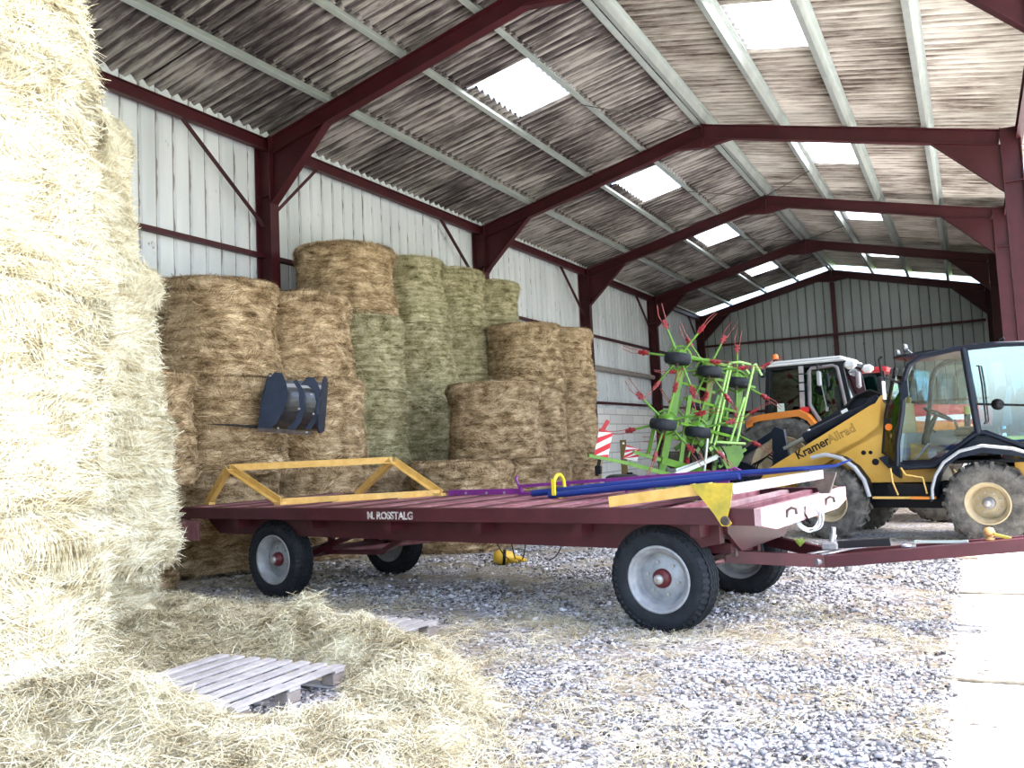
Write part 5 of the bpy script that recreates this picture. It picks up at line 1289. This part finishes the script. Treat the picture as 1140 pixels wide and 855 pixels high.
# cab posts
for y in (.24, 1.62):
    b = MB(); b.beam((-1.14, y, 1.92), (-1.06, y, 2.78), .09, .07, (1, 0, 0)); b.build('rear_post', BLK, to)
    b = MB(); b.beam((-.50, y, 1.95), (-.46, y, 2.80), .04, .10, (1, 0, 0)); mp_ = b.build('middle_post', BLK, to)
    s = -1 if y < 1 else 1
    b = MB()
    for k in range(5): b.box((-.478+.004*k, y+s*.030, 2.10+.155*k), (.085, .014, .13 if k else .22), None, .003)
    b.build('reflector_strip', WHTM, mp_)
    b = MB(); b.tube([(-.36, y, 2.08), (-.33, y, 2.68), (-.28, y, 2.74), (.10, y, 2.76), (.17, y, 2.70), (.33, y, 1.62), (.0, y, 1.45), (-.12, y, 1.62)], .038, 8, True); b.build('door_frame', PILG, to)
    b = MB(); b.beam((.40, y, 1.55), (.22, y, 2.78), .05, .08, (1, 0, 0)); b.build('front_post', BLK, to)
    b = MB(); b.xz([(-.33, 2.08), (-.30, 2.68), (.13, 2.71), (.30, 1.66), (.02, 1.50), (-.10, 1.66)], y, y+.006); b.build('door_glass', GLASSG, to)
    b = MB(); b.xz([(-1.10, 1.98), (-1.03, 2.72), (-.51, 2.74), (-.54, 1.98)], y, y+.006); b.build('quarter_glass', GLASSG, to)
    b = MB(); b.beam((-.14, y-.0+s*.03, 2.55), (-.06, y+s*.03, 2.0), .014, .014); b.box((-.05, y+s*.04, 1.98), (.05, .02, .08)); b.build('door_handle', STEEL, to)
b = MB(); b.box((-.88, .235, 2.06), (.13, .012, .15)); b.build('window_sticker', mat('pale_green_sticker', (.55, .75, .65), .5), to)
b = MB(); b.box((-.44, .20, 2.0), (.14, .05, .09)); b.build('side_marker', REDB, to)
tb('cab_sill', [(-1.18, 1.90), (-.45, 1.90), (-.15, 1.55), (.42, 1.45), (.42, 1.55), (-.05, 1.66), (-.40, 2.0), (-1.18, 2.0)], .26, 1.60, BLK)
b = MB(); b.box((-.40, .93, 2.84), (1.40, 1.48, .05), None, .02); b.box((-.40, .93, 2.89), (1.28, 1.36, .06), None, .03); b.build('cab_roof', ROOFW, to)
b = MB(); b.box((-.40, .93, 2.785), (1.42, 1.44, .07), None, .01); b.build('roof_rim', BLK, to)
b = MB(); b.prism([(.43, 1.56), (.25, 2.76), (.26, 2.76), (.44, 1.56)], (0, .30, 0), (1, 0, 0), (0, 0, 1), (0, 1.26, 0)); b.build('windscreen', GLASSG, to)
b = MB(); b.box((-1.10, .93, 2.35), (.008, 1.3, .76)); b.build('rear_window', GLASSG, to)
b = MB(); b.lathe([(.045, 0), (.045, .03), (.055, .05)], (-.98, .45, 2.92), (0, 0, 1), 16); b.build('beacon_base', BLK, to)
b = MB(); b.lathe([(.055, 0), (.058, .04), (.05, .08), (.03, .10), (.004, .105)], (-.98, .45, 2.97), (0, 0, 1), 18); b.build('beacon', ORGL, to)
for y in (.20, 1.60):
    b = MB(); b.box((-1.16, y, 2.70), (.10, .12, .14), None, .03); b.build('rear_work_lamp', NAVY, to)
    b = MB(); b.box((.38, y+.06, 2.74), (.20, .14, .16), None, .05); b.build('front_work_lamp', ROOFW, to)
b = MB(); b.tube([(-.1, .20, 2.76), (-.12, -.02, 2.78), (-.10, -.04, 2.62)], .012, 6); b.build('mirror_arm', BLK, to)
b = MB(); b.box((-.09, -.04, 2.52), (.06, .12, .26), None, .02); b.build('mirror', GREYP, to)
b = MB(); b.tube([(.36, .20, 2.60), (.52, .05, 2.60)], .012, 6); b.box((.55, .03, 2.45), (.07, .14, .30), None, .03); b.build('front_mirror', PILG, to)
b = MB(); b.box((-.45, .93, 1.95), (.5, .55, .16), None, .05); b.box((-.66, .93, 2.25), (.14, .50, .55), None, .05); b.build('seat', BLUED, to)
b = MB(); b.tube([(.25, .93, 1.6), (.10, .93, 2.1)], .04, 8); b.tube([(.08+.05*math.sin(a), .93+.2*math.cos(a), 2.14+.19*math.sin(a)*.5) for a in [2*PI*i/20 for i in range(20)]], .016, 6, True); b.build('steering_wheel', BLK, to)

# ================================================================== RED TRACTOR deep in the barn
tr2 = thing('tractor', 'red tractor seen through the glass of the yellow loader cab', 'tractor', (-1.55, 18.4, 0), -.06)
def rb_(name, poly, y0, y1, m):
    b = MB(); b.xz(poly, y0, y1); return b.build(name, m, tr2)
for y, s in ((.2, -1), (1.5, 1)):
    wheel(tr2, (-.6, y, .80), .80, .38, .48, s, 18, RUBD, WHTM, HUBG, 8, 'agri'); wheel(tr2, (1.6, y, .52), .52, .3, .3, s, 16, RUBD, WHTM, HUBG, 8, 'agri')
rb_('hood', [(.1, 1.1), (2.0, 1.0), (2.05, 1.75), (1.9, 1.95), (.1, 2.08)], .45, 1.25, RED)
rb_('grille', [(2.03, 1.05), (2.07, 1.05), (2.09, 1.7), (2.05, 1.72)], .5, 1.2, WHT)
rb_('fender', [(-1.25, 1.5), (-1.05, 1.72), (-.2, 1.74), (.05, 1.3), (.0, 1.3), (-.25, 1.66), (-1.0, 1.66), (-1.2, 1.46)], .0, 1.7, RED)
rb_('body', [(-1.0, .6), (1.9, .55), (1.9, 1.05), (.1, 1.1), (-.2, 1.6), (-1.0, 1.6)], .55, 1.15, BLK)
for y in (.25, 1.42):
    for x0, x1 in ((-.95, -.88), (.15, .05)):
        b = MB(); b.beam((x0, y, 1.65), (x1, y, 2.75), .06, .06, (1, 0, 0)); b.build('cab_post', BLK, tr2)
b = MB(); b.box((-.42, .84, 2.79), (1.15, 1.35, .10), None, .03); b.build('cab_roof', RED, tr2)
b = MB(); b.box((-.40, .26, 2.22), (.9, .006, 1.0)); b.build('cab_glass', GLASSG, tr2)
b = MB(); b.box((-.45, .84, 1.95), (.45, .5, .6), None, .06); b.build('seat', BLK, tr2)
b = MB(); b.box((1.0, .445, 1.75), (1.2, .006, .10)); b.build('side_stripe', WHT, tr2)

# ================================================================== LIGHT
w = bpy.data.worlds.new('world'); scene.world = w; w.use_nodes = True; nt = w.node_tree
bg = nt.nodes['Background']; sk = nt.nodes.new('ShaderNodeTexSky'); sk.sky_type = 'NISHITA'; sk.sun_disc = False
sk.sun_elevation = math.radians(60); sk.sun_rotation = math.radians(90); sk.air_density = 1.0; sk.dust_density = 2.5; sk.ozone_density = 1.0
nt.links.new(sk.outputs[0], bg.inputs['Color']); bg.inputs['Strength'].default_value = SKY_S
sd = bpy.data.lights.new('sun', 'SUN'); sd.energy = SUN_S; sd.angle = math.radians(.8); sd.color = (1, .96, .90)
so = bpy.data.objects.new('sun', sd); COL.objects.link(so); so.location = (8, 5, 20)
dv = Vector((-1.42, -.12, -6.2)).normalized(); so.rotation_euler = dv.to_track_quat('-Z', 'Y').to_euler()
scene.view_settings.view_transform = 'Standard'; scene.view_settings.look = 'None'; scene.view_settings.exposure = EXPO; scene.view_settings.gamma = 1
scene.view_settings.use_curve_mapping = False
